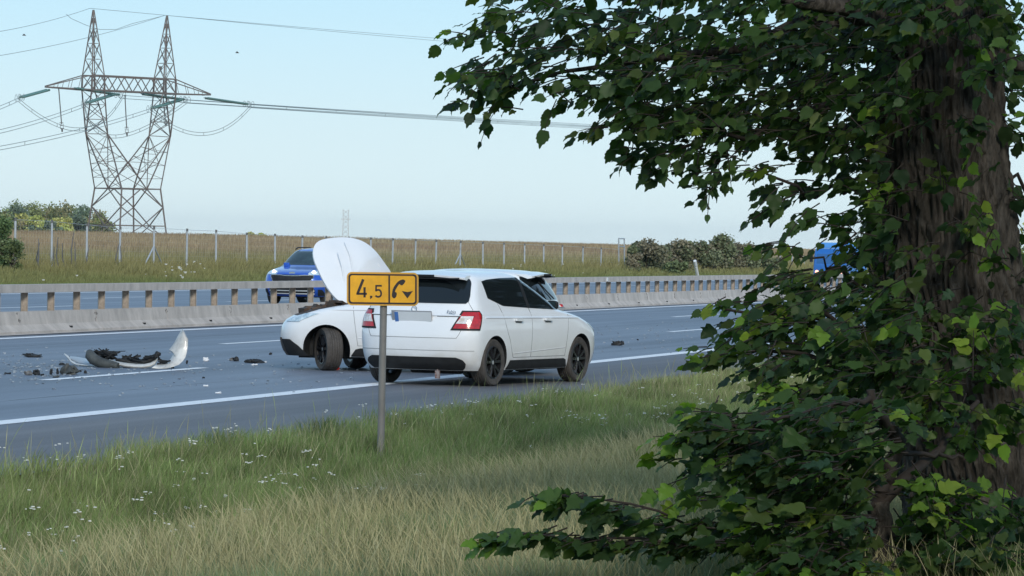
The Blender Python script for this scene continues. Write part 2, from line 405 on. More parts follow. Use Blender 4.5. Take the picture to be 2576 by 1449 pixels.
# ------------------------------------------------------------------ concrete barrier
def build_barrier():
    root = empty("concrete_barrier", (0, 0, 0), ROAD_ROT, label="long grey concrete barrier with short posts and a top beam between the carriageways", cat="barrier")
    Dc = 27.35
    # posts measured: position along the road from the photograph spacing, 1.333 m apart
    def u_of_x(px, D):
        z = F_PX * D / (CP * (3875 - px)); return (z - D * SP) / CP
    u0 = u_of_x(74, 27.25)
    a, b = u0 - 12 * 1.3333, u0 + 86 * 1.3333
    base = [(-.30, 0), (-.30, .05), (-.155, .17), (-.11, .41), (.11, .41), (.155, .17), (.30, .05), (.30, 0)]
    nblk = int((b - a) / 4.0) + 1
    mb = MB()
    s0 = a - .62
    for k in range(nblk):
        x0 = s0 + 4 * k + .008; x1 = s0 + 4 * (k + 1) - .008
        jit = rnd.uniform(-.004, .004)
        vs = [(x0, Dc + d + jit, z) for d, z in base] + [(x1, Dc + d + jit, z) for d, z in base]; n = len(base)
        mb.add(vs, [tuple(range(n))[::-1], tuple(range(n, 2 * n))] + [(i, i + n, (i + 1) % n + n, (i + 1) % n) for i in range(n)])
    basemb = mb
    mb = MB()
    for k in range(nblk):
        x0 = s0 + 4 * k + .006; x1 = s0 + 4 * (k + 1) - .006
        mb.box(((x0 + x1) / 2, Dc, .838), (x1 - x0, .26, .15))
    mb.build("top_beam", M['concrete'], root)
    # posts: H section
    pm = MB()
    pm.box((0, -.058, .585), (.11, .012, .355)); pm.box((0, .058, .585), (.11, .012, .355)); pm.box((0, 0, .585), (.02, .104, .355))
    p0 = pm.build("barrier_post", M['postsm'], root); p0.location = (u0 - 12 * 1.3333, Dc, 0); p0.rotation_euler = (0, 0, math.radians(28))
    for k in range(1, 98):
        c = p0.copy(); COL.objects.link(c); c.parent = root; c.location = (u0 + (k - 12) * 1.3333, Dc, 0)
    # stains and drain slots
    mb = basemb; mb.cur = 1
    for k in range(nblk):
        x = s0 + 4 * k + 2.4
        mb.box((x, Dc - .232, .105), (.09, .06, .035))
    mb.cur = 2
    for k in range(nblk):
        x = s0 + 4 * (k + 1)
        for j in range(7):
            z = rnd.uniform(.19, .38); dd = -.155 + (z - .17) / .24 * .045
            mb.box((x + rnd.gauss(0, .05), Dc + dd - .002, z), (rnd.uniform(.01, .03), .006, rnd.uniform(.02, .06)), Matrix.Rotation(rnd.uniform(-.8, .8), 3, 'Y'))
    mb.build("barrier_base", [M['concrete'], M['black'], M['dirtc']], root)
    mb = MB(); p = at_D(1533, 696, Dc - .2); uu, dd = uD(p); mb.box((uu, Dc - .14, .84), (.14, .02, .11))
    mb.build("reflector", M['plwhite'], root)
    # footing strip
    strip("kerb_strip", -300, 4000, 26.75, 28.1, 0.012, M['concrete'], kind="structure")
build_barrier()

# ------------------------------------------------------------------ fence
def build_fence():
    root = empty("wire_fence", (0, 0, 0), 0, label="tall wire mesh fence on thin pale steel posts along the field edge", cat="fence")
    xs = [38, 130, 218, 302, 387, 470, 543, 620, 691, 760, 820, 877, 932, 988, 1045, 1097, 1158, 1214, 1267, 1319, 1367, 1414, 1466, 1512, 1606, 1654, 1700, 1742, 1785, 1826, 1866, 1905, 1938, 1962, 1992, 2022, 2050, 2078]
    tops_x = [38, 130, 218, 302, 387, 470, 543, 620, 691, 760, 932, 1045, 1214, 1414, 1606, 1962, 2078]
    tops_y = [548, 553, 562, 570, 570, 575, 578, 585, 588, 592, 597, 601, 608, 616, 628, 640, 646]
    Df = 57.0; tp = []; bt = []
    for i, x in enumerate(xs):
        p = at_D(x + 1, np.interp(x, tops_x, tops_y), Df)
        u, D = uD(p); g = float(gz(u, D)) - .1
        q = Vector((p.x + rnd.uniform(-.03, .03), p.y, g))
        mb = MB(); mb.tube([q, p - Vector((0, 0, .1))], .045, 7)
        o = mb.build("fence_post", M['galv'], root, smooth=40)
        mb = MB(); mb.tube([p - Vector((0, 0, .12)), p], .05, 7); mb.build("post_cap", M['darkst'], o, smooth=40)
        tp.append(p); bt.append(q)
    # braces
    for x in (387, 1158, ):
        i = xs.index(x)
        for s in (-1, 1):
            a = bt[i].lerp(tp[i], .62); b_ = bt[i] + Vector((SP, CP, 0)) * s * 1.7; b_ = Vector((b_.x, b_.y, bt[i].z + .1))
            # along the fence line, which runs obliquely to the view
            mb = MB(); mb.tube([a, b_], .035, 6); mb.build("brace", M['galv'], root)
    mb = MB()
    for i in range(len(xs) - 1):
        a0, a1, b0, b1 = tp[i] - Vector((0, 0, .06)), tp[i + 1] - Vector((0, 0, .06)), bt[i] + Vector((0, 0, .15)), bt[i + 1] + Vector((0, 0, .15))
        for k in range(11):
            t = k / 10
            mb.bar(a0.lerp(b0, t), a1.lerp(b1, t), .0025 if k else .014)
        n = 14
        for k in range(1, n):
            t = k / n; mb.bar(a0.lerp(a1, t), b0.lerp(b1, t), .0025)
    mb.build("wire_mesh", M['galv'], root, fix=False)
    # tall frame
    r2 = empty("steel_frame", at_D(1563, 692, 56.8), 0, label="narrow galvanised steel frame standing taller than the fence beside the bushes", cat="frame")
    def L(px, py): return at_D(px, py, 56.8) - r2.location
    mb = MB()
    mb.tube([L(1557, 694), L(1556.5, 600)], .045); mb.build("upright", M['galv'], r2)
    mb = MB(); mb.tube([L(1571, 694), L(1570.5, 600)], .045); mb.build("upright", M['galv'], r2)
    mb = MB(); mb.tube([L(1556, 600), L(1571, 600.5)], .04); mb.tube([L(1556, 620), L(1571, 620.5)], .04); mb.build("crossbars", M['galv'], r2)
    mb = MB(); mb.tube([L(1557, 660), L(1549, 692)], .025); mb.tube([L(1571, 660), L(1582, 692)], .025); mb.build("braces", M['galv'], r2)
    # delineator
    b = at_D(1755, 694, 50.6); t_ = at_D(1748, 656, 50.6)
    r3 = empty("marker_post", b, 0, label="leaning white marker post behind the barrier in front of the bushes", cat="marker post")
    mb = MB(); v = t_ - b
    mb.tube([Vector((0, 0, 0)), v * .62], [.11, .09], 8); mb.build("post_body", M['plwhite'], r3)
    mb = MB(); mb.tube([v * .62, v * .72], .04, 6); mb.build("black_band", M['black'], r3)
    mb = MB(); mb.tube([v * .70, v * 1.0], [.11, .10], 8); mb.build("post_head", M['plwhite'], r3)
build_fence()

# ------------------------------------------------------------------ sign
def build_sign():
    c = at_D(963, 727, 9.8); base = at_D(957.5, 1140, 9.8)
    u, D = uD(base); g = float(gz(u, D))
    root = empty("road_sign", (base.x, base.y, g), 0, label="orange emergency telephone distance sign on a grey post in the grass", cat="road sign")
    # sign frame: x right, z up, facing the camera, slightly turned
    S = F_PX / c.y      # px per metre
    P0 = Vector((c.x, c.y, c.z)) - Vector((base.x, base.y, g))
    ex = (_r * 1.0).normalized(); ez = _u.normalized(); ey = ex.cross(ez)  # ey away from the camera
    rot = Matrix((ex, ey, ez)).transposed() @ Matrix.Rotation(math.radians(-1.5), 3, 'Y') @ Matrix.Rotation(math.radians(1.25), 3, 'Y')
    def loc(px, py, off=0.0):
        return P0 + ex * ((px - 963) / S) - ez * ((py - 727) / S) + ey * off
    def rrect(x0, y0, x1, y1, r, sk=0.0, n=7):
        pts = []
        for cx, cy, a0 in ((x1 - r, y0 + r, -90), (x1 - r, y1 - r, 0), (x0 + r, y1 - r, 90), (x0 + r, y0 + r, 180)):
            for k in range(n + 1):
                a = math.radians(a0 + 90 * k / n); x = cx + r * math.cos(a); y = cy + r * math.sin(a)
                pts.append((x, y + sk * (x - 963)))
        return pts
    def plate(mb, poly, o0, o1):
        n = len(poly); vs = [loc(x, y, o0) for x, y in poly] + [loc(x, y, o1) for x, y in poly]
        mb.add(vs, [tuple(range(n))[::-1], tuple(range(n, 2 * n))] + [(i, (i + 1) % n, (i + 1) % n + n, i + n) for i in range(n)])
    def frame(mb, po, pi, o0, o1):
        n = len(po)
        vs = [loc(x, y, o1) for x, y in po] + [loc(x, y, o1) for x, y in pi] + [loc(x, y, o0) for x, y in po] + [loc(x, y, o0) for x, y in pi]
        fs = []
        for i in range(n):
            j = (i + 1) % n
            fs += [(i, j, n + j, n + i), (i, i + 2 * n, j + 2 * n, j), (n + i, n + j, 3 * n + j, 3 * n + i)]
        mb.add(vs, fs)
    sk = 0.012
    mb = MB(); plate(mb, rrect(872.5, 685, 1053, 769, 13, sk), 0, .02); mb.build("sign_panel", M['oredge'], root, smooth=30)
    mb = MB(); plate(mb, rrect(876.5, 689, 1049, 765, 9, sk), .0195, .022); mb.build("panel_face", M['orange'], root)
    mb = MB(); frame(mb, rrect(876.8, 689.2, 1048.7, 764.8, 8, sk), rrect(881.2, 693.2, 1044.4, 760.8, 6, sk), .0222, .0236)
    x0, x1 = 977.2, 981.4
    plate(mb, [(x0, 692 + sk * (x0 - 963)), (x1, 692 + sk * (x1 - 963)), (x1, 762 + sk * (x1 - 963)), (x0, 762 + sk * (x0 - 963))], .0222, .0238)
    mb.build("border_lines", M['ink'], root)
    # writing: 4,5  (zoom region: 1120,880 scale 7.244 px per source px)
    def Z(x, y): return ((x / 7.244 + 1120) / 1.325, (y / 7.244 + 880) / 1.325)
    def stroke(mb, pts, w):
        """flat strokes with round joints"""
        q = [Z(*p) for p in pts]; w = w / 7.244 / 1.325
        for i in range(len(q) - 1):
            (ax, ay), (bx, by) = q[i], q[i + 1]; L = math.hypot(bx - ax, by - ay) or 1; nx, ny = -(by - ay) / L * w / 2, (bx - ax) / L * w / 2
            plate(mb, [(ax + nx, ay + ny), (bx + nx, by + ny), (bx - nx, by - ny), (ax - nx, ay - ny)], .0222, .0238 + .00003 * i)
            if 0 < i:
                plate(mb, [(ax + w / 2 * math.cos(t * math.pi / 4), ay + w / 2 * math.sin(t * math.pi / 4)) for t in range(8)], .0222, .02395 + .00003 * i)
    mb = MB(); stroke(mb, [(660, 370), (520, 722)], 64); stroke(mb, [(495, 718), (748, 718)], 50); stroke(mb, [(692, 560), (692, 806)], 54)
    mb.build("digit_four", M['ink'], root)
    mb = MB(); plate(mb, [Z(822, 765), Z(880, 765), Z(880, 805), Z(828, 852)], .0222, .0238); mb.build("comma", M['ink'], root)
    mb = MB(); stroke(mb, [(1108, 525), (955, 525)], 42); stroke(mb, [(972, 510), (967, 655)], 40)
    arc = [(955, 650), (985, 632), (1020, 622), (1055, 630), (1082, 660), (1094, 705), (1088, 750), (1065, 780), (1030, 794), (990, 788), (955, 762)]
    stroke(mb, arc, 42); mb.build("digit_five", M['ink'], root)
    hs = [(1615, 370), (1650, 380), (1678, 408), (1668, 440), (1640, 480), (1600, 515), (1560, 505), (1535, 480), (1500, 520), (1470, 570), (1440, 620), (1425, 670), (1465, 690), (1472, 730), (1455, 790), (1420, 828), (1380, 822), (1352, 780), (1350, 735), (1358, 680), (1372, 610), (1400, 550), (1440, 490), (1490, 430), (1550, 390)]
    mb = MB(); plate(mb, [Z(*p) for p in hs], .0222, .0238); mb.build("telephone_symbol", M['ink'], root)
    mb = MB(); plate(mb, [Z(1590, 650), Z(1735, 678), Z(1860, 648), Z(1725, 832)], .0222, .0238); mb.build("arrow_symbol", M['ink'], root)
    mb = MB(); t = loc(966, 700, -.035); b_ = loc(957, 1150, -.035)
    mb.tube([b_ - Vector((0, 0, .2)), t], .032, 14); mb.build("sign_post", M['post'], root, smooth=40)
    mb = MB()
    for yy in (705, 750): mb.box(loc(965.5, yy, -.012), (.11, .024, .03))
    mb.build("clamps", M['galv'], root)
build_sign()

# ------------------------------------------------------------------ cars
def pchip(xs, ys):
    xs = np.array(xs, float); ys = np.array(ys, float); h = np.diff(xs); d = np.diff(ys) / h
    m = np.zeros(len(xs)); m[0] = d[0]; m[-1] = d[-1]
    for i in range(1, len(xs) - 1):
        if d[i - 1] * d[i] > 0:
            w1 = 2 * h[i] + h[i - 1]; w2 = h[i] + 2 * h[i - 1]; m[i] = (w1 + w2) / (w1 / d[i - 1] + w2 / d[i])
    def f(x):
        x = np.clip(x, xs[0], xs[-1]); i = np.clip(np.searchsorted(xs, x) - 1, 0, len(h) - 1)
        t = (x - xs[i]) / h[i]; t2 = t * t; t3 = t2 * t
        return (2 * t3 - 3 * t2 + 1) * ys[i] + (t3 - 2 * t2 + t) * h[i] * m[i] + (-2 * t3 + 3 * t2) * ys[i + 1] + (t3 - t2) * h[i] * m[i + 1]
    return f

class Car:
    def __init__(s, P):
        s.P = P
        s.xr = pchip(*zip(*P['rear'])); s.xf = pchip(*zip(*P['front'])); s.b = pchip(*zip(*P['half']))
        s.Lr = pchip(*zip(*P['Lr'])); s.Lf = pchip(*zip(*P['Lf'])); s.p = P.get('p', 2.7)
    def sy(s, x, z):
        p = s.p
        def S(d, L):
            t = 1 - max(0.0, min(d / L, 1.0)); return max(0.0, 1 - t ** p) ** (1 / p)
        mid = .5 * (s.P['front'][0][1] + s.P['rear'][0][1])
        return float(s.b(z)) * S(x - float(s.xr(z)), float(s.Lr(z))) * S(float(s.xf(z)) - x, float(s.Lf(z))) * (1 - .012 * ((x - mid) / 2) ** 2)
    def side(s, x, z, sg=1, off=0.0):
        return Vector((x, sg * (s.sy(x, z) + off), z))
    def corner(s, a, z, end='r', off=0.0):
        """a in -90..90 degrees: runs round the tail (or nose) from one flank to the other; 0 is the centre line"""
        A = math.radians(abs(a)); sg = 1 if a >= 0 else -1; p = s.p
        L = float(s.Lr(z)) if end == 'r' else float(s.Lf(z)); b = float(s.b(z))
        mid = .5 * (s.P['front'][0][1] + s.P['rear'][0][1])
        def pt(A):
            y = b * math.sin(A) ** (2 / p) if A > 0 else 0; d = L * (1 - max(0, math.cos(A)) ** (2 / p)); return d, y
        d, y = pt(A)
        x = float(s.xr(z)) + d if end == 'r' else float(s.xf(z)) - d
        y *= (1 - .012 * ((x - mid) / 2) ** 2)
        if off:
            d2, y2 = pt(min(A + .03, math.pi / 2)); d1, y1 = pt(max(A - .03, 0)); tx, ty = d2 - d1, y2 - y1; l = math.hypot(tx, ty) or 1
            nx, ny = -ty / l, tx / l       # outward: away from +d, toward +y
            # slope in z
            x += nx * off * (1 if end == 'r' else -1); y += ny * off
        return Vector((x, sg * y, z))
    def body(s, name, mats, root, arches, nz=66, cut_r=.345):
        z0 = s.P['half'][0][0]; z1 = s.P['half'][-1][0]
        zs = []
        for a, b, n in s.P['zs']: zs += list(np.linspace(a, b, n, endpoint=False))
        zs.append(z1)
        rows = []
        for z in zs:
            half = []
            for k in range(13): half.append(s.corner(90 * k / 12, z, 'r'))
            xa = half[-1].x; e = s.corner(90, z, 'f'); xb = e.x
            for k in range(1, 24): half.append(s.side(xa + (xb - xa) * k / 24, z))
            for k in range(12, -1, -1): half.append(s.corner(90 * k / 12, z, 'f'))
            rows.append(half)
        nh = len(rows[0]); V = []; F = []
        ring = 2 * nh - 2
        for half in rows:
            V += [tuple(v) for v in half] + [(v.x, -v.y, v.z) for v in half[-2:0:-1]]
        for i in range(len(rows) - 1):
            for k in range(ring):
                k2 = (k + 1) % ring; F.append((i * ring + k, i * ring + k2, (i + 1) * ring + k2, (i + 1) * ring + k))
        top = (len(rows) - 1) * ring
        for base, flip in ((0, 1), (top, 0)):
            for k in range(nh - 1):
                a, b = base + k, base + k + 1; c = base + (ring - k - 1) % ring + 0; d = base + (ring - k) % ring
                q = [a, b] + ([c] if c != b else []) + ([d] if d != a and d != c else [])
                q = list(dict.fromkeys(q))
                if len(q) > 2: F.append(tuple(q[::-1]) if not flip else tuple(q))
        mb = MB(); mb.v = V; mb.f = F; mb.m = [0] * len(F)
        o = mb.build(name, [mats[0], mats[1]], None, smooth=50)
        cs = []
        for (cx, sg, r) in arches:
            cm = MB(); y0, y1 = sg * .50, sg * 1.3
            n = 40; cm.lathe([(0.001, y0), (r, y0), (r, y1), (0.001, y1)], n)
            cm.v = [(x + cx, y, z + s.P['wr']) for x, y, z in cm.v]
            c = cm.build("cutter", M['black']); cs.append(c)
            md = o.modifiers.new("b", 'BOOLEAN'); md.operation = 'DIFFERENCE'; md.object = c; md.solver = 'EXACT'
        bpy.context.view_layer.update()
        dg = bpy.context.evaluated_depsgraph_get()
        me = bpy.data.meshes.new_from_object(o.evaluated_get(dg)); me.name = name
        bpy.data.objects.remove(o)
        for c in cs: bpy.data.objects.remove(c)
        me.materials.clear(); me.materials.append(mats[0]); me.materials.append(mats[1])
        for p in me.polygons:
            c = p.center; mi = 0
            for (cx, sg, r) in arches:
                if c.y * sg > .4 and math.hypot(c.x - cx, c.z - s.P['wr']) < r * 1.004 and (abs(p.normal.y) < .3 or abs(abs(c.y) - .5) < .01): mi = 1
            if c.z < z0 + .002: mi = 1
            p.material_index = mi
        me.polygons.foreach_set("use_smooth", [True] * len(me.polygons)); me.set_sharp_from_angle(angle=math.radians(35))
        ob = bpy.data.objects.new(name, me); COL.objects.link(ob); ob.parent = root
        return ob
    def patch(s, name, fn, m, parent, th=.012, mb=None, smooth=40):
        """fn(u, v, off) -> point; builds a thin raised panel"""
        nu, nv = 26, 10
        own = mb is None; mb = mb or MB()
        top = [[fn(i / nu, j / nv, .0045) for j in range(nv + 1)] for i in range(nu + 1)]
        bot = [[fn(i / nu, j / nv, -th) for j in range(nv + 1)] for i in range(nu + 1)]
        V = [p for r in top for p in r]; F = []
        for i in range(nu):
            for j in range(nv):
                a = i * (nv + 1) + j; F.append((a, a + nv + 1, a + nv + 2, a + 1))
        edge = [(i, 0) for i in range(nu)] + [(nu, j) for j in range(nv)] + [(i, nv) for i in range(nu, 0, -1)] + [(0, j) for j in range(nv, 0, -1)]
        n0 = len(V)
        for (i, j) in edge: V.append(bot[i][j])
        for k in range(len(edge)):
            k2 = (k + 1) % len(edge); a = edge[k][0] * (nv + 1) + edge[k][1]; b = edge[k2][0] * (nv + 1) + edge[k2][1]
            F.append((a, b, n0 + k2, n0 + k))
        mb.add(V, F)
        if own: return mb.build(name, m, parent, smooth=smooth)
    def side_panel(s, name, xs, zlo, zhi, m, parent, sg, off=0.0, th=.012):
        fx = lambda t: xs[0] + (xs[-1] - xs[0]) * t
        lo = lambda x: float(np.interp(x, xs, zlo)); hi = lambda x: float(np.interp(x, xs, zhi))
        def fn(u, v, o):
            x = fx(u); z = lo(x) + (hi(x) - lo(x)) * v; return s.side(x, z, sg, o + off)
        return s.patch(name, fn, m, parent, th)
    def end_panel(s, name, zs, alo, ahi, m, parent, end='r', off=0.0, th=.012):
        """between angles alo(z), ahi(z)"""
        def fn(u, v, o):
            z = zs[0] + (zs[-1] - zs[0]) * v; a0 = float(np.interp(z, zs, alo)); a1 = float(np.interp(z, zs, ahi))
            return s.corner(a0 + (a1 - a0) * u, z, end, o + off)
        return s.patch(name, fn, m, parent, th)
    def line(s, mb, pts, w=.006, off=.001):
        """pts: callables results; thin raised line"""
        for i in range(len(pts) - 1): mb.bar(pts[i], pts[i + 1], w, w)

def resample(pts, n):
    pts = [Vector(p) for p in pts]; L = [0]
    for i in range(1, len(pts)): L.append(L[-1] + (pts[i] - pts[i - 1]).length)
    out = []
    for k in range(n + 1):
        t = L[-1] * k / n; i = min(max(int(np.searchsorted(L, t)) - 1, 0), len(pts) - 2)
        f = (t - L[i]) / ((L[i + 1] - L[i]) or 1); out.append(pts[i].lerp(pts[i + 1], f))
    return out

def make_wheel(root, x, y, r, w, sg, steer=0.0, spokes=5, rimr=None):
    """outer face toward +y for sg=+1"""
    rr = rimr or r * .70
    mb = MB()
    hw = w / 2
    prof = [(rr, -hw * .8), (rr + .02, -hw * .92), (r * .93, -hw), (r * .985, -hw * .82), (r, -hw * .6)]
    for k in (-.45, -.15, .15, .45): prof += [(r, hw * (k - .1)), (r - .007, hw * (k - .07)), (r - .007, hw * (k - .01)), (r, hw * (k + .02))]
    prof += [(r, hw * .6), (r * .985, hw * .82), (r * .93, hw), (rr + .02, hw * .96), (rr, hw * .86)]
    mb.lathe(prof, 48)
    o = mb.build("wheel", M['rubber'], root, smooth=30); o.location = (x, y, r)
    o.rotation_euler = (0, 0, (0 if sg > 0 else math.pi) + steer)
    mb = MB()
    mb.lathe([(rr + .004, hw * .84), (rr - .004, hw * .92), (rr - .016, hw * .90), (rr - .022, hw * .3), (rr - .03, -hw * .7), (rr + .003, -hw * .8)], 48)
    for k in range(spokes):
        for dlt in (-.17, .17):
            a0 = 2 * math.pi * k / spokes + .3; a1 = a0 + dlt * 1.55
            p0 = Vector((.05 * math.cos(a0 + dlt), hw * .62, .05 * math.sin(a0 + dlt))); p1 = Vector(((rr - .012) * math.cos(a1), hw * .80, (rr - .012) * math.sin(a1)))
            mb.bar(p0, p1, .030, .032)
            mb.bar(p0, p1 * .62 + p0 * .38, .042, .03)
    mb.lathe([(.001, hw * .80), (.03, hw * .80), (.06, hw * .70), (.062, hw * .3)], 24)
    mb.build("rim", M['rim'], o, smooth=35)
    mb = MB(); mb.lathe([(.001, hw * .02), (rr * .72, hw * .02), (rr * .72, -hw * .2), (.001, -hw * .2)], 32); mb.build("brake_disc", M['dust'], o, smooth=30)
    mb = MB(); mb.lathe([(.001, hw * .815), (.024, hw * .81), (.028, hw * .78)], 16); mb.build("hub_cap", M['silver'], o, smooth=30)
    return o

HATCH = dict(
    rear=[(.20, -1.80), (.30, -1.885), (.45, -1.925), (.62, -1.93), (.78, -1.905), (.90, -1.87), (1.02, -1.815), (1.10, -1.78), (1.25, -1.69), (1.36, -1.60), (1.40, -1.565), (1.43, -1.50), (1.45, -1.36), (1.462, -1.10), (1.468, -.75)],
    front=[(.20, 1.97), (.30, 2.03), (.45, 2.062), (.58, 2.05), (.68, 2.0), (.75, 1.90), (.80, 1.78), (.85, 1.62), (.90, 1.40), (.94, 1.16), (.975, .98), (1.05, .80), (1.15, .58), (1.25, .36), (1.34, .16), (1.39, .04), (1.42, -.06), (1.44, -.16), (1.455, -.30), (1.468, -.62)],
    half=[(.20, .80), (.26, .825), (.36, .842), (.55, .860), (.70, .866), (.80, .862), (.87, .852), (.92, .835), (.96, .812), (1.02, .79), (1.12, .745), (1.25, .69), (1.34, .645), (1.385, .61), (1.41, .57), (1.43, .52), (1.447, .43), (1.46, .30), (1.468, .06)],
    Lr=[(.2, .36), (.6, .34), (.9, .34), (1.1, .30), (1.4, .34), (1.468, .3)],
    Lf=[(.2, .55), (.55, .58), (.8, .60), (.95, .62), (1.1, .50), (1.4, .42), (1.468, .25)],
    zs=[(.20, .75, 22), (.75, 1.0, 22), (1.0, 1.38, 22), (1.38, 1.468, 18)],
    wr=.302)

def panel_gaps(C, name, root, polys, m=None):
    mb = MB()
    for pts in polys:
        for i in range(len(pts) - 1): mb.bar(pts[i], pts[i + 1], .0045, .005)
    return mb.build(name, m or M['seam'], root)

def hatchback(loc, rz, label, wreck=False, steer=0.0):
    name = "hatchback_car"
    root = empty(name, loc, rz, label=label, cat="car")
    C = Car(HATCH); wb = 1.235
    C.body("body", [M['white'], M['black']], root, [(-wb, 1, .345), (-wb, -1, .345), (wb, 1, .345), (wb, -1, .345)])
    for sg in (1, -1):
        make_wheel(root, -wb, sg * .735, .302, .21, sg)
        make_wheel(root, wb, sg * (.735 if not wreck else .725), .302, .21 if not wreck else .235, sg, steer)
        # glass area in one dark band, body pillars between
        for nm, x0, x1, zl, zh in (
            ("rear_window", -1.27, -.26, [(-1.27, 1.12), (-1.15, 1.085), (-.93, 1.022), (-.26, .995)], [(-1.27, 1.335), (-1.1, 1.358), (-.7, 1.378), (-.26, 1.385)]),
            ("front_window", -.19, .90, [(-.19, .992), (.5, .97), (.90, .965)], [(-.19, 1.385), (.0, 1.38), (.12, 1.345), (.35, 1.235), (.6, 1.12), (.80, 1.02), (.90, .972)])):
            xs = sorted(set([x for x, _ in zl] + [x for x, _ in zh]))
            C.side_panel(nm, xs, [float(np.interp(x, *zip(*zl))) for x in xs], [float(np.interp(x, *zip(*zh))) for x in xs], M['glass'], root, sg)
        C.side_panel("door_pillar_trim", [-.262, -.188], [.995, .992], [1.385, 1.385], M['black'], root, sg, off=.002)
        C.side_panel("sill", [-.86, -.80, .80, .88], [.205, .205, .205, .205], [.22, .325, .325, .22], M['black'], root, sg, off=.004, th=.03)
        S = lambda x, z: C.side(x, z, sg, .0005)
        gaps = [[S(-.90 + .02 * math.sin(k), z) for k, z in enumerate(np.linspace(.40, 1.0, 2))][:0],
                resample([S(.0 + (-.225), z) for z in np.linspace(.36, .99, 12)], 12),
                [S(.78 + .08 * t, z) for t, z in zip(np.linspace(0, 1, 12), np.linspace(.36, .955, 12))],
                [S(x, .36) for x in np.linspace(-.72, .78, 16)],
                [S(x, z) for x, z in ((-.72, .36), (-.76, .42), (-.84, .58), (-.90, .66), (-.97, .78), (-1.0, .88), (-1.03, 1.0), (-1.06, 1.05))]]
        panel_gaps(C, "door_gaps", root, [g for g in gaps if g])
        # door creases
        mb = MB()
        C.patch("x", lambda u, v, o: C.side(-.72 + 1.5 * u, .40 + .06 * u + .018 * v, sg, o * (1 - abs(2 * v - 1)) * 1.2), M['white'], root, mb=mb)
        C.patch("x", lambda u, v, o: C.side(-1.5 + 3.0 * u, .862 - .02 * u + .03 * v, sg, o * 2.2 * (1 - abs(2 * v - 1))), M['white'], root, mb=mb)
        mb.build("door_crease", M['white'], root, smooth=60)
        for hx in (-.62, .22):
            mb = MB(); a = C.side(hx - .10, .845, sg, .028); b = C.side(hx + .10, .838, sg, .028)
            mb.bar(a, b, .022, .030); mb.bar(C.side(hx - .09, .845, sg, 0), a, .02, .024); mb.bar(C.side(hx + .09, .838, sg, 0), b, .02, .024)
            h = mb.build("door_handle", M['white'], root, smooth=40)
            mb = MB(); mb.bar(C.side(hx - .08, .822, sg, .001), C.side(hx + .08, .816, sg, .001), .016, .03); mb.build("handle_recess", M['seam'], h)
        # mirror
        mb = MB(); m0 = C.side(.84, 1.0, sg, 0)
        for t in range(1):
            c = m0 + Vector((0, sg * .115, .02))
            prof = []
            n = 14
            for ring, (dx, s_) in enumerate(((-.045, .88), (-.03, 1.0), (.02, .97), (.06, .75), (.085, .3))):
                prof.append([c + Vector((dx, .095 * s_ * math.copysign(abs(math.cos(2 * math.pi * k / n)) ** .7, math.cos(2 * math.pi * k / n)), .062 * s_ * math.copysign(abs(math.sin(2 * math.pi * k / n)) ** .7, math.sin(2 * math.pi * k / n)))) for k in range(n)])
            V = [p for r in prof for p in r]; F = []
            for i in range(len(prof) - 1):
                for k in range(n): F.append((i * n + k, i * n + (k + 1) % n, (i + 1) * n + (k + 1) % n, (i + 1) * n + k))
            F.append(tuple(range(n))); F.append(tuple(range((len(prof) - 1) * n, len(prof) * n)))
            mb.add(V, F)
        mb.bar(m0 + Vector((.02, -sg * .01, -.03)), c + Vector((.01, -sg * .05, -.035)), .05, .035)
        mi = mb.build("wing_mirror", M['black'], root, smooth=45)
        mb = MB(); mb.box(c + Vector((-.048, 0, 0)), (.006, .15, .095)); mb.build("mirror_glass", M['wglass'], mi)
        # tail lamps
        a0 = [32, 36, 43, 47]; a1 = [80, 82, 84, 80]; zz = [.715, .80, .92, .965]
        tl = C.end_panel("tail_lamp", zz, [sg * a for a in a0], [sg * a for a in a1], M['black'], root, 'r', off=.004, th=.02)
        C.end_panel("red_lens", [.738, .80, .90, .948], [sg * a for a in (35, 38, 44, 49)], [sg * a for a in (77, 79, 81, 79)], M['red'], tl, 'r', off=.008)
        C.end_panel("clear_lens", [.80, .85, .895], [sg * a for a in (38, 42, 45)], [sg * a for a in (60, 62, 64)], M['clear'], tl, 'r', off=.0115)
    # windscreen
    C.end_panel("windscreen", [.985, 1.1, 1.25, 1.385], [-62, -62, -60, -56], [62, 62, 60, 56], M['wglass'], root, 'f', off=.002)
    # tailgate glass
    gl = C.end_panel("tailgate_glass", [1.052, 1.075, 1.15, 1.32, 1.365], [-54, -60, -64, -66, -62], [54, 60, 64, 66, 62], M['glass'], root, 'r', off=.003)
    mb = MB(); mb.tube([C.corner(12, 1.10, 'r', .02), C.corner(-8, 1.14, 'r', .022), C.corner(-25, 1.30, 'r', .02)][:0] or [C.corner(0, 1.065, 'r', .03), C.corner(9, 1.16, 'r', .025), C.corner(17, 1.30, 'r', .02)], .009, 6); mb.build("rear_wiper", M['silver'] if not wreck else M['black'], root)
    # spoiler
    mb = MB(); n = 24; V = []
    for i in range(n + 1):
        t = -1 + 2 * i / n; y = .60 * t; back = -1.735 + .09 * abs(t) ** 3; zt = 1.432 - .035 * abs(t) ** 2.5
        V += [(-1.38, y * .92, zt + .008), (-1.55, y * .98, zt + .006), (back, y, zt - .022), (back + .005, y, zt - .045), (-1.58, y, zt - .055)]
    F = []
    for i in range(n):
        for k in range(4): F.append((i * 5 + k, i * 5 + k + 1, (i + 1) * 5 + k + 1, (i + 1) * 5 + k))
        F.append((i * 5 + 4, i * 5, (i + 1) * 5, (i + 1) * 5 + 4))
    F += [tuple(range(5)), tuple(range(n * 5, n * 5 + 5))]
    mb.add(V, F); sp_ = mb.build("roof_spoiler", M['white'], root, smooth=35)
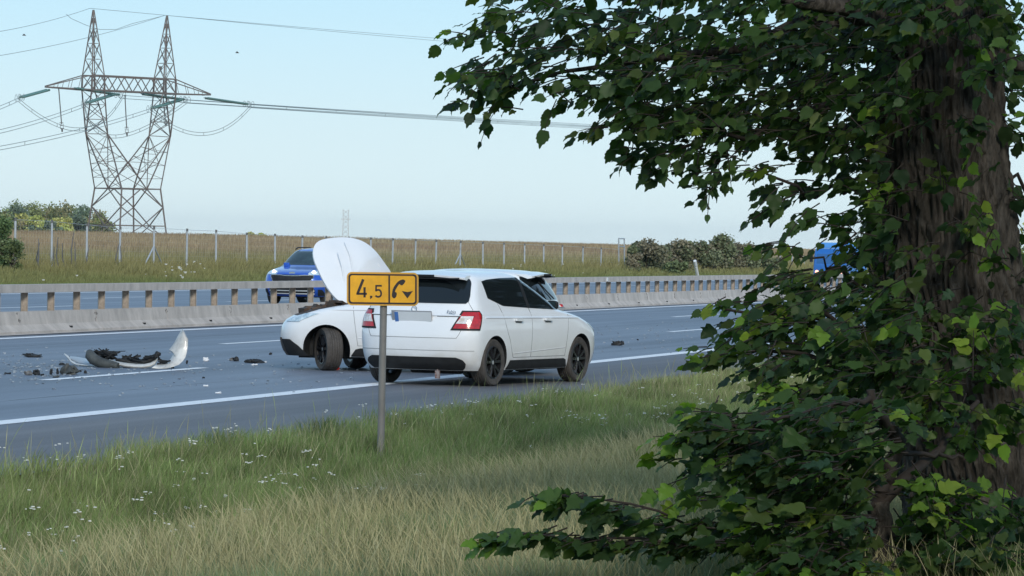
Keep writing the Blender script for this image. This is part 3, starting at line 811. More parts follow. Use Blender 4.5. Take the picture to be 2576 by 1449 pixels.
    mb = MB(); mb.box((-1.665, 0, 1.372), (.12, 1.08, .012), Matrix.Rotation(math.radians(-8), 3, 'Y')); mb.build("spoiler_underside", M['black'], sp_)
    mb = MB(); mb.box((-1.733, 0, 1.398), (.012, .42, .026)); mb.build("high_brake_lamp", M['black'], sp_)
    # lower bumper insert, tailgate lines, plate
    zz = [.205, .24, .29, .335, .37]
    C.end_panel("diffuser", zz, [-48, -52, -54, -50, -40], [48, 52, 54, 50, 40], M['black'], root, 'r', off=.006, th=.03)
    R = lambda a, z: C.corner(a, z, 'r', .001)
    panel_gaps(C, "tailgate_gaps", root, [[R(a, .615 + .0 * abs(a)) for a in np.linspace(-40, 40, 21)], [R(a, .455) for a in np.linspace(-70, 70, 27)],
        [R(-40, .615), R(-43, .66), R(-46, .73)], [R(40, .615), R(43, .66), R(46, .73)], [R(-66, .97), R(-62, 1.02), R(-57, 1.10)], [R(66, .97), R(62, 1.02), R(57, 1.10)]])
    mb = MB(); mb.cur = 0
    C.patch("x", lambda u, v, o: C.corner(-44 + 88 * u, .895 + .022 * v, 'r', o * 3 * (1 - v)), M['white'], root, mb=mb)
    mb.build("tailgate_ledge", M['white'], root, smooth=60)
    mb = MB()
    for a, b in ((-44, -17), (17, 44)):
        pts = [C.corner(x, .890, 'r', .002) for x in np.linspace(a, b, 10)]
        for i in range(9): mb.bar(pts[i], pts[i + 1], .008, .014)
    mb.build("ledge_shadow_gap", M['seam'], root)
    xr = float(C.xr(.84))
    rec = MB(); rec.box((xr - .002, .01, .865), (.012, .58, .175), Matrix.Rotation(math.radians(-14), 3, 'Y')); rec.build("plate_recess", M['silver'], root)
    tr = Matrix.Rotation(math.radians(-14), 3, 'Y')
    mb = MB(); mb.box((xr - .012, -.01, .865), (.008, .52, .14), tr); pl = mb.build("number_plate", M['plate'], root)
    mb = MB(); mb.box((xr - .0175, .225, .864), (.004, .05, .134), tr); mb.build("plate_band", M['plateblue'], pl)
    # round badge and script
    mb = MB(); xb = float(C.xr(.955))
    for k in range(20):
        a, b = 2 * math.pi * k / 20, 2 * math.pi * (k + 1) / 20
        mb.bar((xb - .012, .036 * math.cos(a), .972 + .036 * math.sin(a)), (xb - .012, .036 * math.cos(b), .972 + .036 * math.sin(b)), .01, .008)
    mb.build("round_badge", M['chrome'], root)
    if wreck: bpy.data.objects.remove([c for c in root.children if c.name.startswith("round_badge")][0])
    cu = bpy.data.curves.new("script", 'FONT'); cu.body = "Fabia"; cu.size = .066; cu.extrude = .002; cu.shear = .3
    to = bpy.data.objects.new("tmp", cu); COL.objects.link(to); bpy.context.view_layer.update()
    me = bpy.data.meshes.new_from_object(to.evaluated_get(bpy.context.evaluated_depsgraph_get())); bpy.data.objects.remove(to)
    me.materials.clear(); me.materials.append(M['chrome']); me.name = "badge_script"
    to = bpy.data.objects.new("badge_script", me); COL.objects.link(to); to.parent = root
    to.location = C.corner(-27, .925, 'r', .012); to.rotation_euler = (math.radians(90 + 14), 0, math.radians(-90 - 4))
    if wreck: bpy.data.objects.remove(to)
    # underside: exhaust box, axle, tow eye
    mb = MB(); mb.tube([(-1.5, -.5, .24), (-1.5, .2, .24)], .09, 12); mb.tube([(-1.235, -.62, .27), (-1.235, .62, .27)], .035, 8); mb.box((-.2, 0, .21), (2.6, 1.0, .05)); mb.box((1.3, 0, .2), (.9, .9, .07))
    mb.build("underbody", M['black'], root, smooth=40)
    # front end
    if not wreck:
        for sg in (1, -1):
            C.end_panel("headlamp", [.66, .72, .78], [sg * a for a in (34, 40, 52)], [sg * a for a in (66, 72, 74)], M['hlens'], root, 'f', off=.003)
        C.end_panel("grille", [.60, .66, .71], [-30, -33, -34], [30, 33, 34], M['black'], root, 'f', off=.003)
        C.end_panel("lower_intake", [.24, .30, .42], [-50, -48, -40], [50, 48, 40], M['black'], root, 'f', off=.003)
    return root, C

# car A : standing half on the hard shoulder, seen from behind and from its right
h = math.radians(90 - 27.0)
rr_ = on_ground(1236, 971.5)
off = Matrix.Rotation(h, 3, 'Z') @ Vector((-1.235, -.80, 0))
carA, CA = hatchback((rr_.x - off.x, rr_.y - off.y, 0.0), h, "undamaged white hatchback seen from behind, parked across the solid edge line behind the orange sign")
mb = MB(); mb.tube([(-1.80, -.32, .25), (-1.80, -.32, .19)], .012, 6); mb.box((-1.80, -.32, .145), (.02, .065, .10)); o = mb.build("hanging_tow_eye_cover", mat("battered_tin", (.45, .38, .36), .4, metal=.5, col2=(.2, .08, .06), scale=25), carA)
# car B : wrecked, nose to the left, bonnet up, no front bumper
hB = math.radians(180 - 13)
lf = on_ground(822, 932.5)
off = Matrix.Rotation(hB, 3, 'Z') @ Vector((1.235, .80, 0))
carB, CB = hatchback((lf.x - off.x, lf.y - off.y, 0.0), hB, "crashed white hatchback with bonnet up and front bumper torn off, standing across the lane", wreck=True, steer=math.radians(-55))
def wreck_parts(root, C):
    Minv = Matrix.Rotation(-hB, 3, 'Z'); org = Vector(root.location)
    def loc(px, py, Y): return Minv @ (at_depth(px, py, Y) - org)
    # open bonnet: pinned along its rear edge, standing up, skewed by the crash
    yA = lf.y + .35; yB = yA + 1.15
    outl = [(868, 768, 0), (846, 752, .05), (826, 728, .1), (812, 704, .15), (800, 678, .2), (790, 655, .28), (787, 634, .36), (791, 615, .45), (806, 603, .55),
            (835, 598, .68), (868, 596, .8), (900, 601, .88), (925, 613, .92), (948, 634, .95), (968, 662, .98), (988, 690, 1.0), (985, 720, .93), (965, 752, .8), (935, 772, .5), (900, 776, .2)]
    for _ in range(2):
        q_ = []
        for i_ in range(len(outl)):
            a_, b_ = outl[i_], outl[(i_ + 1) % len(outl)]
            q_ += [tuple(.75 * p + .25 * q for p, q in zip(a_, b_)), tuple(.25 * p + .75 * q for p, q in zip(a_, b_))]
        outl = q_
    P = [loc(x, y, yA + (yB - yA) * t) for x, y, t in outl]; n = len(P)
    cen = loc(892, 690, yA + .62)
    nrm = Vector((0, 0, 0))
    for i in range(n): nrm += (P[i] - cen).cross(P[(i + 1) % n] - cen)
    nrm.normalize()
    camdir = (Minv @ (CAM - org)) - cen
    if nrm.dot(camdir) < 0: nrm = -nrm
    mb = MB(); rings = []
    K = 8
    for k in range(K + 1):
        s = k / K
        rings.append([cen.lerp(p, s) + nrm * (.10 * (1 - s ** 2.2)) for p in P])
    V = [p for r in rings for p in r]; F = []
    for k in range(K):
        for i in range(n):
            j = (i + 1) % n
            F.append((k * n + i, k * n + j, (k + 1) * n + j, (k + 1) * n + i))
    # folded lip
    m0 = len(V)
    V += [p - nrm * .03 + (cen - p).normalized() * .01 for p in P]
    for i in range(n):
        j = (i + 1) % n; F.append((K * n + i, K * n + j, m0 + j, m0 + i))
    mb.add(V, F)
    bo = mb.build("bonnet", M['white'], root, smooth=40); bo["label"] = "buckled white bonnet standing open"
    # pressed creases in the bonnet
    def onb(px, py):
        d = Minv @ ray(px, py); o_ = Minv @ (CAM - org); t = (cen - o_).dot(nrm) / d.dot(nrm); p = o_ + d * t
        v_ = p - cen; R_ = max(P, key=lambda w_: (w_ - cen).normalized().dot(v_.normalized())); s = min(1, v_.length / (R_ - cen).length)
        return p + nrm * (.10 * (1 - s ** 2.2) + .004)
    for pts in ([(862, 612), (872, 650), (878, 700), (888, 755)], [(842, 640), (852, 680), (860, 730), (872, 764)], [(915, 622), (930, 650), (950, 676)]):
        q = resample([onb(*p) for p in pts], 10); mb = MB(); mb.tube(q, [.004] + [.011] * 9 + [.004], 6)
        mb.build("pressed_crease", M['white'], bo, smooth=80)
    # inner frame of the bonnet
    mb = MB()
    for r_ in (.55, .9):
        q = [cen.lerp(p, r_) - nrm * .03 + nrm * (.10 * (1 - r_ ** 2.2)) for p in P]
        for i in range(n): mb.bar(q[i], q[(i + 1) % n], .05, .02)
    mb.build("bonnet_frame", M['silver'], bo)
    # engine bay (dark, jagged) in place of the bonnet
    C.patch("engine_bay", lambda u, v, o: C.corner(-58 + 116 * u, .77 + .19 * v, 'f', o + .004) , M['engine'], root)
    mb = MB(); r = random.Random(4)
    for k in range(46):
        x = r.uniform(1.05, 1.75); y = r.uniform(-.6, .66); z = .97 - .22 * (x - 1.0)
        mb.box((x, y, z), (r.uniform(.04, .16), r.uniform(.04, .16), r.uniform(.03, .12)), Matrix.Rotation(r.uniform(0, 3), 3, 'Z') @ Matrix.Rotation(r.uniform(-.5, .5), 3, 'X'))
    mb.build("engine_parts", M['engine'], root)
    # bare front: beam, radiator, hanging lamp, dark lower corner
    for sg in (1, -1):
        C.end_panel("headlamp", [.68, .74, .80], [sg * a for a in (44, 50, 58)], [sg * a for a in (74, 78, 80)], M['hlens'], root, 'f', off=.006)
    C.end_panel("bare_front", [.20, .29, .37, .45], [-50, -54, -50, -42], [50, 56, 46, 42], M['engine'], root, 'f', off=.004)
    C.end_panel("torn_arch_edge", [.20, .27, .35, .43], [48, 50, 50, 46], [87, 84, 78, 66], M['black'], root, 'f', off=.008)
    mb = MB(); mb.box((1.93, 0, .46), (.06, 1.0, .10)); mb.build("crash_beam", M['silver'], root)
    # red and white sticker strip down the tail corner
    C.end_panel("red_tail_panel", [.90, 1.02, 1.14, 1.28], [-89, -89, -86, -80], [-52, -56, -58, -60], M['redpl'], root, 'r', off=.02)
    mb = MB(); p_ = C.corner(-62, .93, 'r', .05); mb.tube([p_ - Vector((0, 0, .05)), p_, p_ + Vector((0, 0, .05))], [.03, .06, .03], 10); mb.build("red_lamp_ball", M['red'], root, smooth=60)
wreck_parts(carB, CB)

# blue SUV on the far carriageway
SUV = dict(
    rear=[(.24, -1.95), (.40, -2.10), (.60, -2.14), (.85, -2.10), (1.05, -2.02), (1.3, -1.88), (1.5, -1.70), (1.58, -1.5), (1.62, -1.2), (1.635, -.8)],
    front=[(.24, 2.06), (.36, 2.18), (.50, 2.24), (.70, 2.25), (.82, 2.21), (.90, 2.12), (.96, 1.95), (1.0, 1.75), (1.04, 1.45), (1.08, 1.15), (1.13, .95), (1.25, .72), (1.4, .44), (1.5, .24), (1.56, .08), (1.59, -.05), (1.615, -.25), (1.635, -.6)],
    half=[(.24, .86), (.35, .90), (.55, .925), (.85, .928), (.96, .90), (1.03, .865), (1.12, .82), (1.3, .76), (1.45, .69), (1.53, .64), (1.57, .58), (1.60, .48), (1.62, .34), (1.635, .08)],
    Lr=[(.2, .4), (.9, .4), (1.635, .35)], Lf=[(.2, .50), (.55, .58), (.85, .75), (1.0, .85), (1.15, .62), (1.5, .45), (1.635, .3)],
    zs=[(.24, .85, 20), (.85, 1.13, 22), (1.13, 1.54, 20), (1.54, 1.635, 14)], wr=.35)
def build_suv():
    hs = ROAD_ROT + math.pi
    c = on_ground(737, 766); fwd = Vector((math.cos(hs), math.sin(hs), 0))
    p = Vector((c.x, c.y, 0)) - fwd * 2.0
    root = empty("suv_car", p, hs, label="blue sports utility car with lit headlamps driving towards the camera behind the barrier", cat="car")
    C = Car(SUV); wb = 1.335
    C.body("body", [M['blue'], M['black']], root, [(s * wb, t, .40) for s in (-1, 1) for t in (-1, 1)])
    for sg in (1, -1):
        for sx_ in (-1, 1): make_wheel(root, sx_ * wb, sg * .79, .35, .23, sg)
        C.side_panel("side_window", [-1.5, -1.2, .1, .3, .95], [1.16, 1.09, 1.07, 1.07, 1.06], [1.40, 1.50, 1.52, 1.46, 1.09], M['glass'], root, sg)
        mb = MB(); m0 = C.side(.93, 1.12, sg, 0); mb.box(m0 + Vector((0, sg * .12, .02)), (.10, .16, .11)); mb.bar(m0, m0 + Vector((0, sg * .1, 0)), .05, .04)
        o = mb.build("wing_mirror", M['blue'], root); bv = o.modifiers.new("b", 'BEVEL'); bv.width = .03; bv.segments = 3
        hl = C.end_panel("headlamp", [.86, .90, .95, .985], [sg * a for a in (26, 24, 26, 36)], [sg * a for a in (58, 66, 70, 72)], M['hlens'], root, 'f', off=.004)
        mb = MB(); p_ = C.corner(sg * 35, .93, 'f', .01)
        mb.tube([p_, p_ + Vector((.02, 0, 0))], .055, 14); mb.build("lit_lamp", M['hlamp'], hl, smooth=40)
        mb = MB(); p_ = C.corner(sg * 50, .60, 'f', .012); mb.box(p_, (.03, .20, .03)); mb.build("day_running_lamp", M['clear'], root)
        C.end_panel("lower_corner_trim", [.26, .34, .44], [sg * 52] * 3, [sg * 86, sg * 80, sg * 66], M['black'], root, 'f', off=.004)
        C.side_panel("sill_cladding", [-.95, .95], [.25, .25], [.40, .40], M['black'], root, sg, off=.005)
    C.end_panel("windscreen", [1.135, 1.25, 1.4, 1.54], [-64, -63, -60, -56], [64, 63, 60, 56], M['wglass'], root, 'f', off=.003)
    g = C.end_panel("grille", [.66, .72, .80, .845, .86], [-30, -33, -38, -36, -12], [30, 33, 38, 36, 12], M['black'], root, 'f', off=.005)
    mb = MB()
    out = [C.corner(a, z, 'f', .012) for a, z in ((-30, .66), (-33, .72), (-38, .80), (-37, .848), (-28, .852), (-14, .85), (-9, .835), (0, .83), (9, .835), (14, .85), (28, .852), (37, .848), (38, .80), (33, .72), (30, .66))]
    for i in range(len(out) - 1): mb.bar(out[i], out[i + 1], .02, .02)
    mb.build("grille_surround", M['chrome'], g)
    mb = MB(); x = C.corner(0, .905, 'f', .012); mb.lathe([(.001, .0), (.09, .0), (.09, .012), (.001, .012)], 20)
    mb.v = [(x.x + y, xx, x.z + z * .45) for xx, y, z in mb.v]; mb.build("oval_badge", M['chrome'], root)
    C.end_panel("lower_grille", [.30, .40, .54], [-40, -44, -36], [40, 44, 36], M['black'], root, 'f', off=.005)
    mb = MB()
    for z in (.40, .315):
        q = [C.corner(a, z, 'f', .02) for a in np.linspace(-42, 42, 12)]
        for i in range(11): mb.bar(q[i], q[i + 1], .02, .028)
    mb.build("skid_bars", M['silver'], root)
    mb = MB(); mb.box(C.corner(0, .585, 'f', .02), (.012, .52, .11)); mb.build("number_plate", M['plate'], root)
    for sg in (1, -1):
        mb = MB(); mb.tube([(.0, sg * .60, 1.585), (-.2, sg * .59, 1.64), (-1.2, sg * .55, 1.64), (-1.4, sg * .54, 1.60)], .018, 6); mb.build("roof_rail", M['black'], root, smooth=40)
    mb = MB(); mb.box((0, 0, .25), (3.6, 1.3, .08)); mb.build("underbody", M['black'], root)
    # bonnet shut lines
    panel_gaps(C, "bonnet_gaps", root, [[C.corner(s * a, z, 'f', .001) for a, z in ((40, .86), (50, .97), (62, 1.05), (68, 1.12))] for s in (1, -1)])
    # seat backs and mirror seen through the screen
    mb = MB(); mb.box(C.corner(6, 1.46, 'f', .006) , (.02, .22, .05)); mb.build("rear_view_mirror", M['silver'], root)
build_suv()

# blue lorry glimpsed through the leaves
def build_truck():
    hs = ROAD_ROT + math.pi
    c = at_D(2087, 690, 37.5); fwd = Vector((math.cos(hs), math.sin(hs), 0)); S = F_PX / c.y
    p = Vector((c.x, c.y, 0))
    root = empty("lorry", p, hs, label="blue lorry with a rounded cab coming along the far carriageway, half hidden by leaves", cat="lorry")
    # cab: rounded box with sloping screen
    mb = MB(); w = 1.02
    prof = [(.0, .35), (.02, 1.05), (-.02, 1.25), (-.22, 1.95), (-.42, 2.22), (-.9, 2.30), (-1.7, 2.30), (-1.7, .35)]
    n = len(prof); V = []
    for y, s in ((-w, .93), (-w * .93, 1.0), (w * .93, 1.0), (w, .93)):
        V += [(x if abs(y) < w else x - .05, y, .35 + (z - .35) * (1 if abs(y) < w else .97)) for x, z in prof]
    F = [tuple(range(n)), tuple(range(3 * n, 4 * n))]
    for k in range(3):
        for i in range(n): F.append((k * n + i, k * n + (i + 1) % n, (k + 1) * n + (i + 1) % n, (k + 1) * n + i))
    mb.add(V, F); cab = mb.build("cab", M['truckblue'], root, smooth=35)
    mb = MB(); mb.box((-.115, 0, 1.60), (.02, 1.7, .62), Matrix.Rotation(math.radians(-16), 3, 'Y')); mb.build("windscreen", mat("blue_tinted_glass", (.02, .10, .28), .08, coat=.5), cab)
    mb = MB(); mb.box((-2.0 - 2.6, 0, 1.72), (5.2, 2.2, 1.8)); bx = mb.build("cargo_box", M['truckbox'], root); bv = bx.modifiers.new("b", 'BEVEL'); bv.width = .05; bv.segments = 2
    for s in (1, -1):
        mb = MB(); mb.tube([(.0, s * .80, .78), (.04, s * .80, .78)], .12, 12); mb.build("headlamp", mat("amber_lamp", (.9, .45, .3), .3, emit=(1, .5, .35), es=1.2), root)
        for x in (-.75, -4.9):
            mb = MB(); mb.lathe([(.2, -.12), (.42, -.13), (.45, -.09), (.45, .09), (.42, .13), (.2, .12)], 24); o = mb.build("wheel", M['rubber'], root, smooth=35); o.location = (x, s * .9, .45)
        mb = MB(); mb.box((-.15, s * 1.2, 1.6), (.12, .18, .42)); mb.bar((-.15, s * 1.0, 1.75), (-.15, s * 1.15, 1.75), .03); mb.build("door_mirror", M['black'], root)
    mb = MB(); mb.box((.03, 0, .50), (.1, 2.0, .26)); mb.build("bumper", M['scrapg'], root)
    mb = MB(); mb.box((-3.4, 0, .66), (6.6, .9, .2)); mb.build("chassis", M['black'], root)
    root.scale = (.88, .88, .88)
build_truck()
# ------------------------------------------------------------------ pylons and lines
class TMB(MB):
    def bar(s, a, b, w, h=None): MB.bar(s, a, b, w * .8)
def build_pylon():
    Y0 = 520.0; k = Y0 / F_PX; zm = k / 2.40          # metres per unit of the zoomed sketch (2.40 units per px)
    c = at_depth(765 / 2.40, 600, Y0); G = 1.5
    beta = math.radians(40.7); cb, sb = math.cos(beta), math.sin(beta)
    root = empty("power_pylon", (c.x, Y0, G), 0, label="large rust-brown lattice pylon with two pointed towers joined by a cross beam", cat="pylon")
    hy = 1445
    def z_of(y): return (hy - y) * zm + CAM_H - G
    def P(B, W, y): return Vector(((B * cb + W * sb) * zm, (B * sb - W * cb) * zm, z_of(y)))
    def lat(mb, A, Bq, n, w, wd):
        """X-braced face between chord A (a0->a1) and chord B"""
        for i in range(n):
            a0 = A[0].lerp(A[1], i / n); a1 = A[0].lerp(A[1], (i + 1) / n); b0 = Bq[0].lerp(Bq[1], i / n); b1 = Bq[0].lerp(Bq[1], (i + 1) / n)
            mb.bar(a0, b1, wd); mb.bar(b0, a1, wd); mb.bar(a1, b1, wd)
    a = 142; ab = 175
    # base: feet to waist
    mb = TMB(); crn = [(-1, -1), (1, -1), (1, 1), (-1, 1)]
    for i, (p, q) in enumerate(crn):
        mb.bar(P(p * ab, q * ab, 1455), P(p * (a + 12), q * (a + 12), 1250), .24); mb.bar(P(p * (a + 12), q * (a + 12), 1250), P(p * a, q * a, 1140), .24)
        p2, q2 = crn[(i + 1) % 4]
        m1140 = (P(p * a, q * a, 1140) + P(p2 * a, q2 * a, 1140)) / 2
        A, B = P(p * (a + 12), q * (a + 12), 1250), P(p2 * (a + 12), q2 * (a + 12), 1250)
        lo = (P(p * 165, q * 165, 1362) + P(p2 * 165, q2 * 165, 1362)) / 2
        mb.bar(m1140, A, .15); mb.bar(m1140, B, .15); mb.bar(A, lo, .15); mb.bar(B, lo, .15)
        mb.bar(P(p * a, q * a, 1140), P(p2 * a, q2 * a, 1140), .2); mb.bar(P(p * 165, q * 165, 1362), P(p2 * 165, q2 * 165, 1362), .17)
        mb.bar(lo, P(p * ab, q * ab, 1450), .12); mb.bar(lo, P(p2 * ab, q2 * ab, 1450), .12)
    mb.build("base_frame", M['pylon'], root, fix=False)
    # the two leaning arms from waist to the beam
    for s in (-1, 1):
        mb = TMB()
        o = P(s * 310, 0, 818); i_ = P(s * 152, 0, 815)
        C = [P(s * a, t * a, 1140) for t in (-1, 1)]; Mid = P(s * a, 0, 1140); Mo = P(-s * a, 0, 1140); far = P(0, 0, 1140)
        for c_ in C: mb.bar(o, c_, .16)
        mb.bar(o, Mid, .17); mb.bar(i_, Mo, .17)
        inner = [P(s * 12, t * a, 1140) for t in (-1, 1)]
        mb.bar(i_, P(-s * 0 + s * a, s * a * -1, 1140), .17); mb.bar(i_, Mid, .10)
        for t in (.3, .55, .8):
            A = o.lerp(C[0], t); B = i_.lerp(Mo, t * .7); mb.bar(A, B, .07); A2 = o.lerp(C[1], t); mb.bar(A2, B, .07); mb.bar(A, A2, .07)
        lat(mb, (o, C[0]), (i_, P(s * a, -s * a, 1140)), 3, .1, .07)
        lat(mb, (o, Mid), (i_, Mo), 2, .1, .08)
        # arm above pinch
        T = {(e, w): P(s * (262 + e * 46), w * 52, 555) for e in (-1, 1) for w in (-1, 1)}
        T2 = {(e, w): P(s * (262 + e * 44), w * 52, 468) for e in (-1, 1) for w in (-1, 1)}
        for w in (-1, 1):
            mb.bar(o, T[(1, w)], .18); mb.bar(i_, T[(-1, w)], .18)
            lat(mb, (o, T[(1, w)]), (i_, T[(-1, w)]), 3, .1, .09)
            for e in (-1, 1): mb.bar(T[(e, w)], T2[(e, w)], .24)
            mb.bar(T[(1, w)], T2[(-1, w)], .1); mb.bar(T[(-1, w)], T2[(1, w)], .1)
        mb.bar(o, i_, .12)
        mb.build("arm_lattice", M['pylon'], root, fix=False)
        # peaks
        mb = TMB(); pk = P(s * 262 + s * 8, 0, 55 if s < 0 else 62)
        legs = []
        for e, w in ((-1, -1), (1, -1), (1, 1), (-1, 1)):
            q = pk + (T2[(e, w)] - pk) * .05; mb.bar(q, T2[(e, w)], .15 if (e, w) != (-s, 1) else .2); legs.append((T2[(e, w)], q))
        for k_ in range(4):
            A, B = legs[k_], legs[(k_ + 1) % 4]
            cuts = [0, .25, .49, .71, .90]
            for c0, c1 in zip(cuts[:-1], cuts[1:]):
                mb.bar(A[0].lerp(A[1], c0), B[0].lerp(B[1], c1), .075); mb.bar(B[0].lerp(B[1], c0), A[0].lerp(A[1], c1), .075); mb.bar(A[0].lerp(A[1], c1), B[0].lerp(B[1], c1), .06)
        mb.build("peak_lattice", M['pylon'], root, fix=False)
    # cross beam
    mb = TMB(); w = 52
    for t in (-1, 1):
        mb.bar(P(-306, t * w, 468), P(306, t * w, 468), .24)
        mb.bar(P(-600, t * 10, 550), P(-350, t * w, 555), .22); mb.bar(P(-350, t * w, 555), P(350, t * w, 555), .24); mb.bar(P(350, t * w, 555), P(600, t * 10, 550), .22)
        mb.bar(P(-306, t * w, 468), P(-600, t * 10, 545), .15); mb.bar(P(306, t * w, 468), P(600, t * 10, 545), .15)
        N = 10
        for j in range(N):
            x0, x1 = -306 + 612 * j / N, -306 + 612 * (j + 1) / N
            if j % 2: mb.bar(P(x0, t * w, 468), P(x1, t * w, 555), .13)
            else: mb.bar(P(x0, t * w, 555), P(x1, t * w, 468), .13)
        for s in (-1, 1):
            for f in (.25, .5, .75):
                A = P(s * 306, t * w, 468).lerp(P(s * 600, t * 10, 545), f); B = P(s * 330, t * w, 555).lerp(P(s * 600, t * 10, 550), f); mb.bar(A, B, .06)
    for x in range(-550, 551, 110): mb.bar(P(x, -min(w, max(12, (600 - abs(x)) * .2)), 555), P(x, min(w, max(12, (600 - abs(x)) * .2)), 555), .09)
    mb.build("cross_beam", M['pylon'], root, fix=False)
    # nest-like box on the right peak
    mb = MB(); mb.box(P(262 - 20, -20, 400), (.35, .35, .45)); mb.build("warning_box", M['darkst'], root)
    base = Vector(root.location)
    def zp(x, y, Y=Y0): return at_depth(x / 2.40, y / 2.40, Y)
    # insulator strings
    n_ = {}
    # (x0,y0) -> (x1,y1), depth at both ends
    YL = Y0 - 8.6 * sb * 0
    tips = {'l': -11.8, 'm': 0.0, 'r': 11.8}
    dep = {q: Y0 + v * sb / cb * cb * 1.0 for q, v in tips.items()}
    strings = [("l", (440, 530), (740, 576), 9, "upper glass insulator string below the left part of the beam, running right"),
               ("m", (850, 566), (1130, 604), 9, "glass insulator string under the right tower of the big pylon, running right"),
               ("r", (1230, 590), (1515, 632), 9, "glass insulator string reaching out from the right tip of the beam"),
               ("l", (300, 540), (110, 592), -9, "thick glass insulator string reaching out from the left tip of the beam"),
               ("m", (700, 566), (510, 626), -9, "glass insulator string running left under the left tower of the pylon"),
               ("r", (1100, 600), (905, 657), -9, "glass insulator string running left under the right tower of the pylon")]
    for q, p0, p1, dy, lab in strings:
        A = zp(*p0, dep[q]); B = zp(*p1, dep[q] + dy)
        r = empty("insulator_string", A, 0, label=lab, cat="insulator", group="tension insulator strings of the big pylon")
        d = B - A; L = d.length; dn = d.normalized(); sd_ = dn.cross(Vector((0, 0, 1))).normalized() * .22
        mb = MB(); N = 26
        for sgn in (-1, 1):
            pts = []; rad = []
            for j in range(N):
                for f, rr in ((0, .05), (.15, .17), (.6, .15), (.8, .05)):
                    pts.append(d * (.06 + .86 * (j + f) / N) + sd_ * sgn); rad.append(rr)
            mb.tube(pts, rad, 8)
        mb.build("glass_discs", M['insul'], r, smooth=60)
        mb = MB(); mb.bar(Vector((0, 0, 0)), d * .09, .08); mb.build("shackle", M['wire'], r)
        for e, rr in ((.90, .42), (1.0, .45)):
            for sgn in (-1, 1):
                cpt = d * e + sd_ * sgn * 1.4; u_ = dn; v_ = Vector((0, 0, 1))
                q_ = [cpt + u_ * (rr * .75 * math.cos(t * math.pi / 7)) + v_ * (rr * math.sin(t * math.pi / 7)) for t in range(15)]
                mb = MB(); mb.tube(q_, .03, 5, cap=False); mb.build("corona_ring", M['wire'], r, fix=False)
        n_[(q, 1 if dy > 0 else -1)] = B
    # suspension insulators holding the jumpers
    sus = {}
    for q, p0, p1, lab in (("l", (354, 530), (374, 775), "dark vertical insulator rod hanging from the left end of the beam"), ("m", (754, 572), (766, 800), "dark vertical insulator rod hanging from the middle of the beam"), ("r", (985, 590), (1000, 745), "dark vertical insulator rod hanging before the right tower")):
        A = zp(*p0, dep[q]); B = zp(*p1, dep[q]); d = B - A
        r = empty("hanging_insulator", A, 0, label=lab, cat="insulator", group="hanging insulators of the big pylon")
        mb = MB(); mb.tube([(0, 0, 0), d * .9], .075, 7); mb.build("insulator_rod", M['darkst'], r)
        mb = MB()
        for f, w_ in ((.86, .5), (.93, .3), (1.0, .5)): mb.box(d * f, (w_, .1, .08))
        for sx_ in (-.2, .2): mb.bar(d * .88 + Vector((sx_, 0, 0)), d * 1.0 + Vector((sx_, 0, 0)), .06)
        mb.build("clamp", M['darkst'], r); mb = MB(); mb.tube([d * 1.0, d * 1.09], [.14, .10], 7); mb.build("counterweight", M['darkst'], r)
        sus[q] = B
    # wires
    def sag(A, B, s, n=24): return [A.lerp(B, i / n) - Vector((0, 0, s * 4 * (i / n) * (1 - i / n))) for i in range(n + 1)]
    def line(paths, rad, lab, name="power_line", spacer=0):
        mb = MB()
        for p in paths: mb.tube(p, rad, 5)
        if spacer and len(paths) == 2:
            n = len(paths[0])
            for i in range(2, n - 1, spacer): mb.bar(paths[0][i], paths[1][i], .06)
        o = mb.build(name, M['wire'], None, smooth=60, label=lab, cat="power line", group="wires of the high voltage line"); return o
    dz = Vector((0, 0, .42))
    FAR = 1150.0
    ends_r = {'l': (1478, 318, FAR), 'm': (1640, 326, FAR), 'r': (1800, 334, FAR)}
    words = {'l': 'left', 'm': 'middle', 'r': 'right'}
    for q in 'lmr':
        A = n_[(q, 1)]; x, y, Y = ends_r[q]; B = at_depth(2300, {'l': 343, 'm': 346, 'r': 349}[q], 1500)
        line([sag(A, B, 1.2), sag(A - dz, B - dz, 1.2)], .036, "twin conductor leaving the %s phase of the pylon towards the right" % words[q], spacer=3)
    for q, (x, y) in zip('lmr', ((-300, 321), (-300, 372), (-300, 409))):
        A = n_[(q, -1)]; B = at_depth(x, y, 380)
        line([sag(A, B, .9), sag(A - dz, B - dz, .9)], .036, "twin conductor leaving the %s phase of the pylon towards the left" % words[q], spacer=11)
    for q in 'lmr':
        A = n_[(q, -1)]; B = n_[(q, 1)]; S_ = sus[q]
        def bez(A, C, B, n=20):
            K = C * 2 - (A + B) / 2; return [A * (1 - t) ** 2 + K * 2 * t * (1 - t) + B * t * t for t in [i / n for i in range(n + 1)]]
        if q == 'l': C = zp(480, 772, dep[q])
        elif q == 'm': C = zp(700, 815, dep[q])
        else: C = zp(1230, 800, dep[q])
        p = bez(A, C, B)
        line([p, [v - dz for v in p]], .036, "slack jumper loop hanging below the %s phase insulators" % words[q], name="jumper_cable", spacer=4)
    # earth wires
    for (x, y, lab, B, sg_) in ((543, 50, "left", (0, 175), 0), (997, 92, "right", (0, 322), 1)):
        A = zp(x, y, Y0 + (-6 if sg_ == 0 else 6)); 
        Bp = at_depth(-300, (B[1] / 2.40) + (33 if sg_ == 0 else 44), 380); line([sag(A, Bp, 1.0)], .028, "thin earth wire from the %s peak of the pylon to the left" % lab)
        C = at_depth(2300, 138 if sg_ == 0 else 150, 1500); line([sag(A, C, 3)], .028, "thin earth wire from the %s peak of the pylon to the right" % lab)
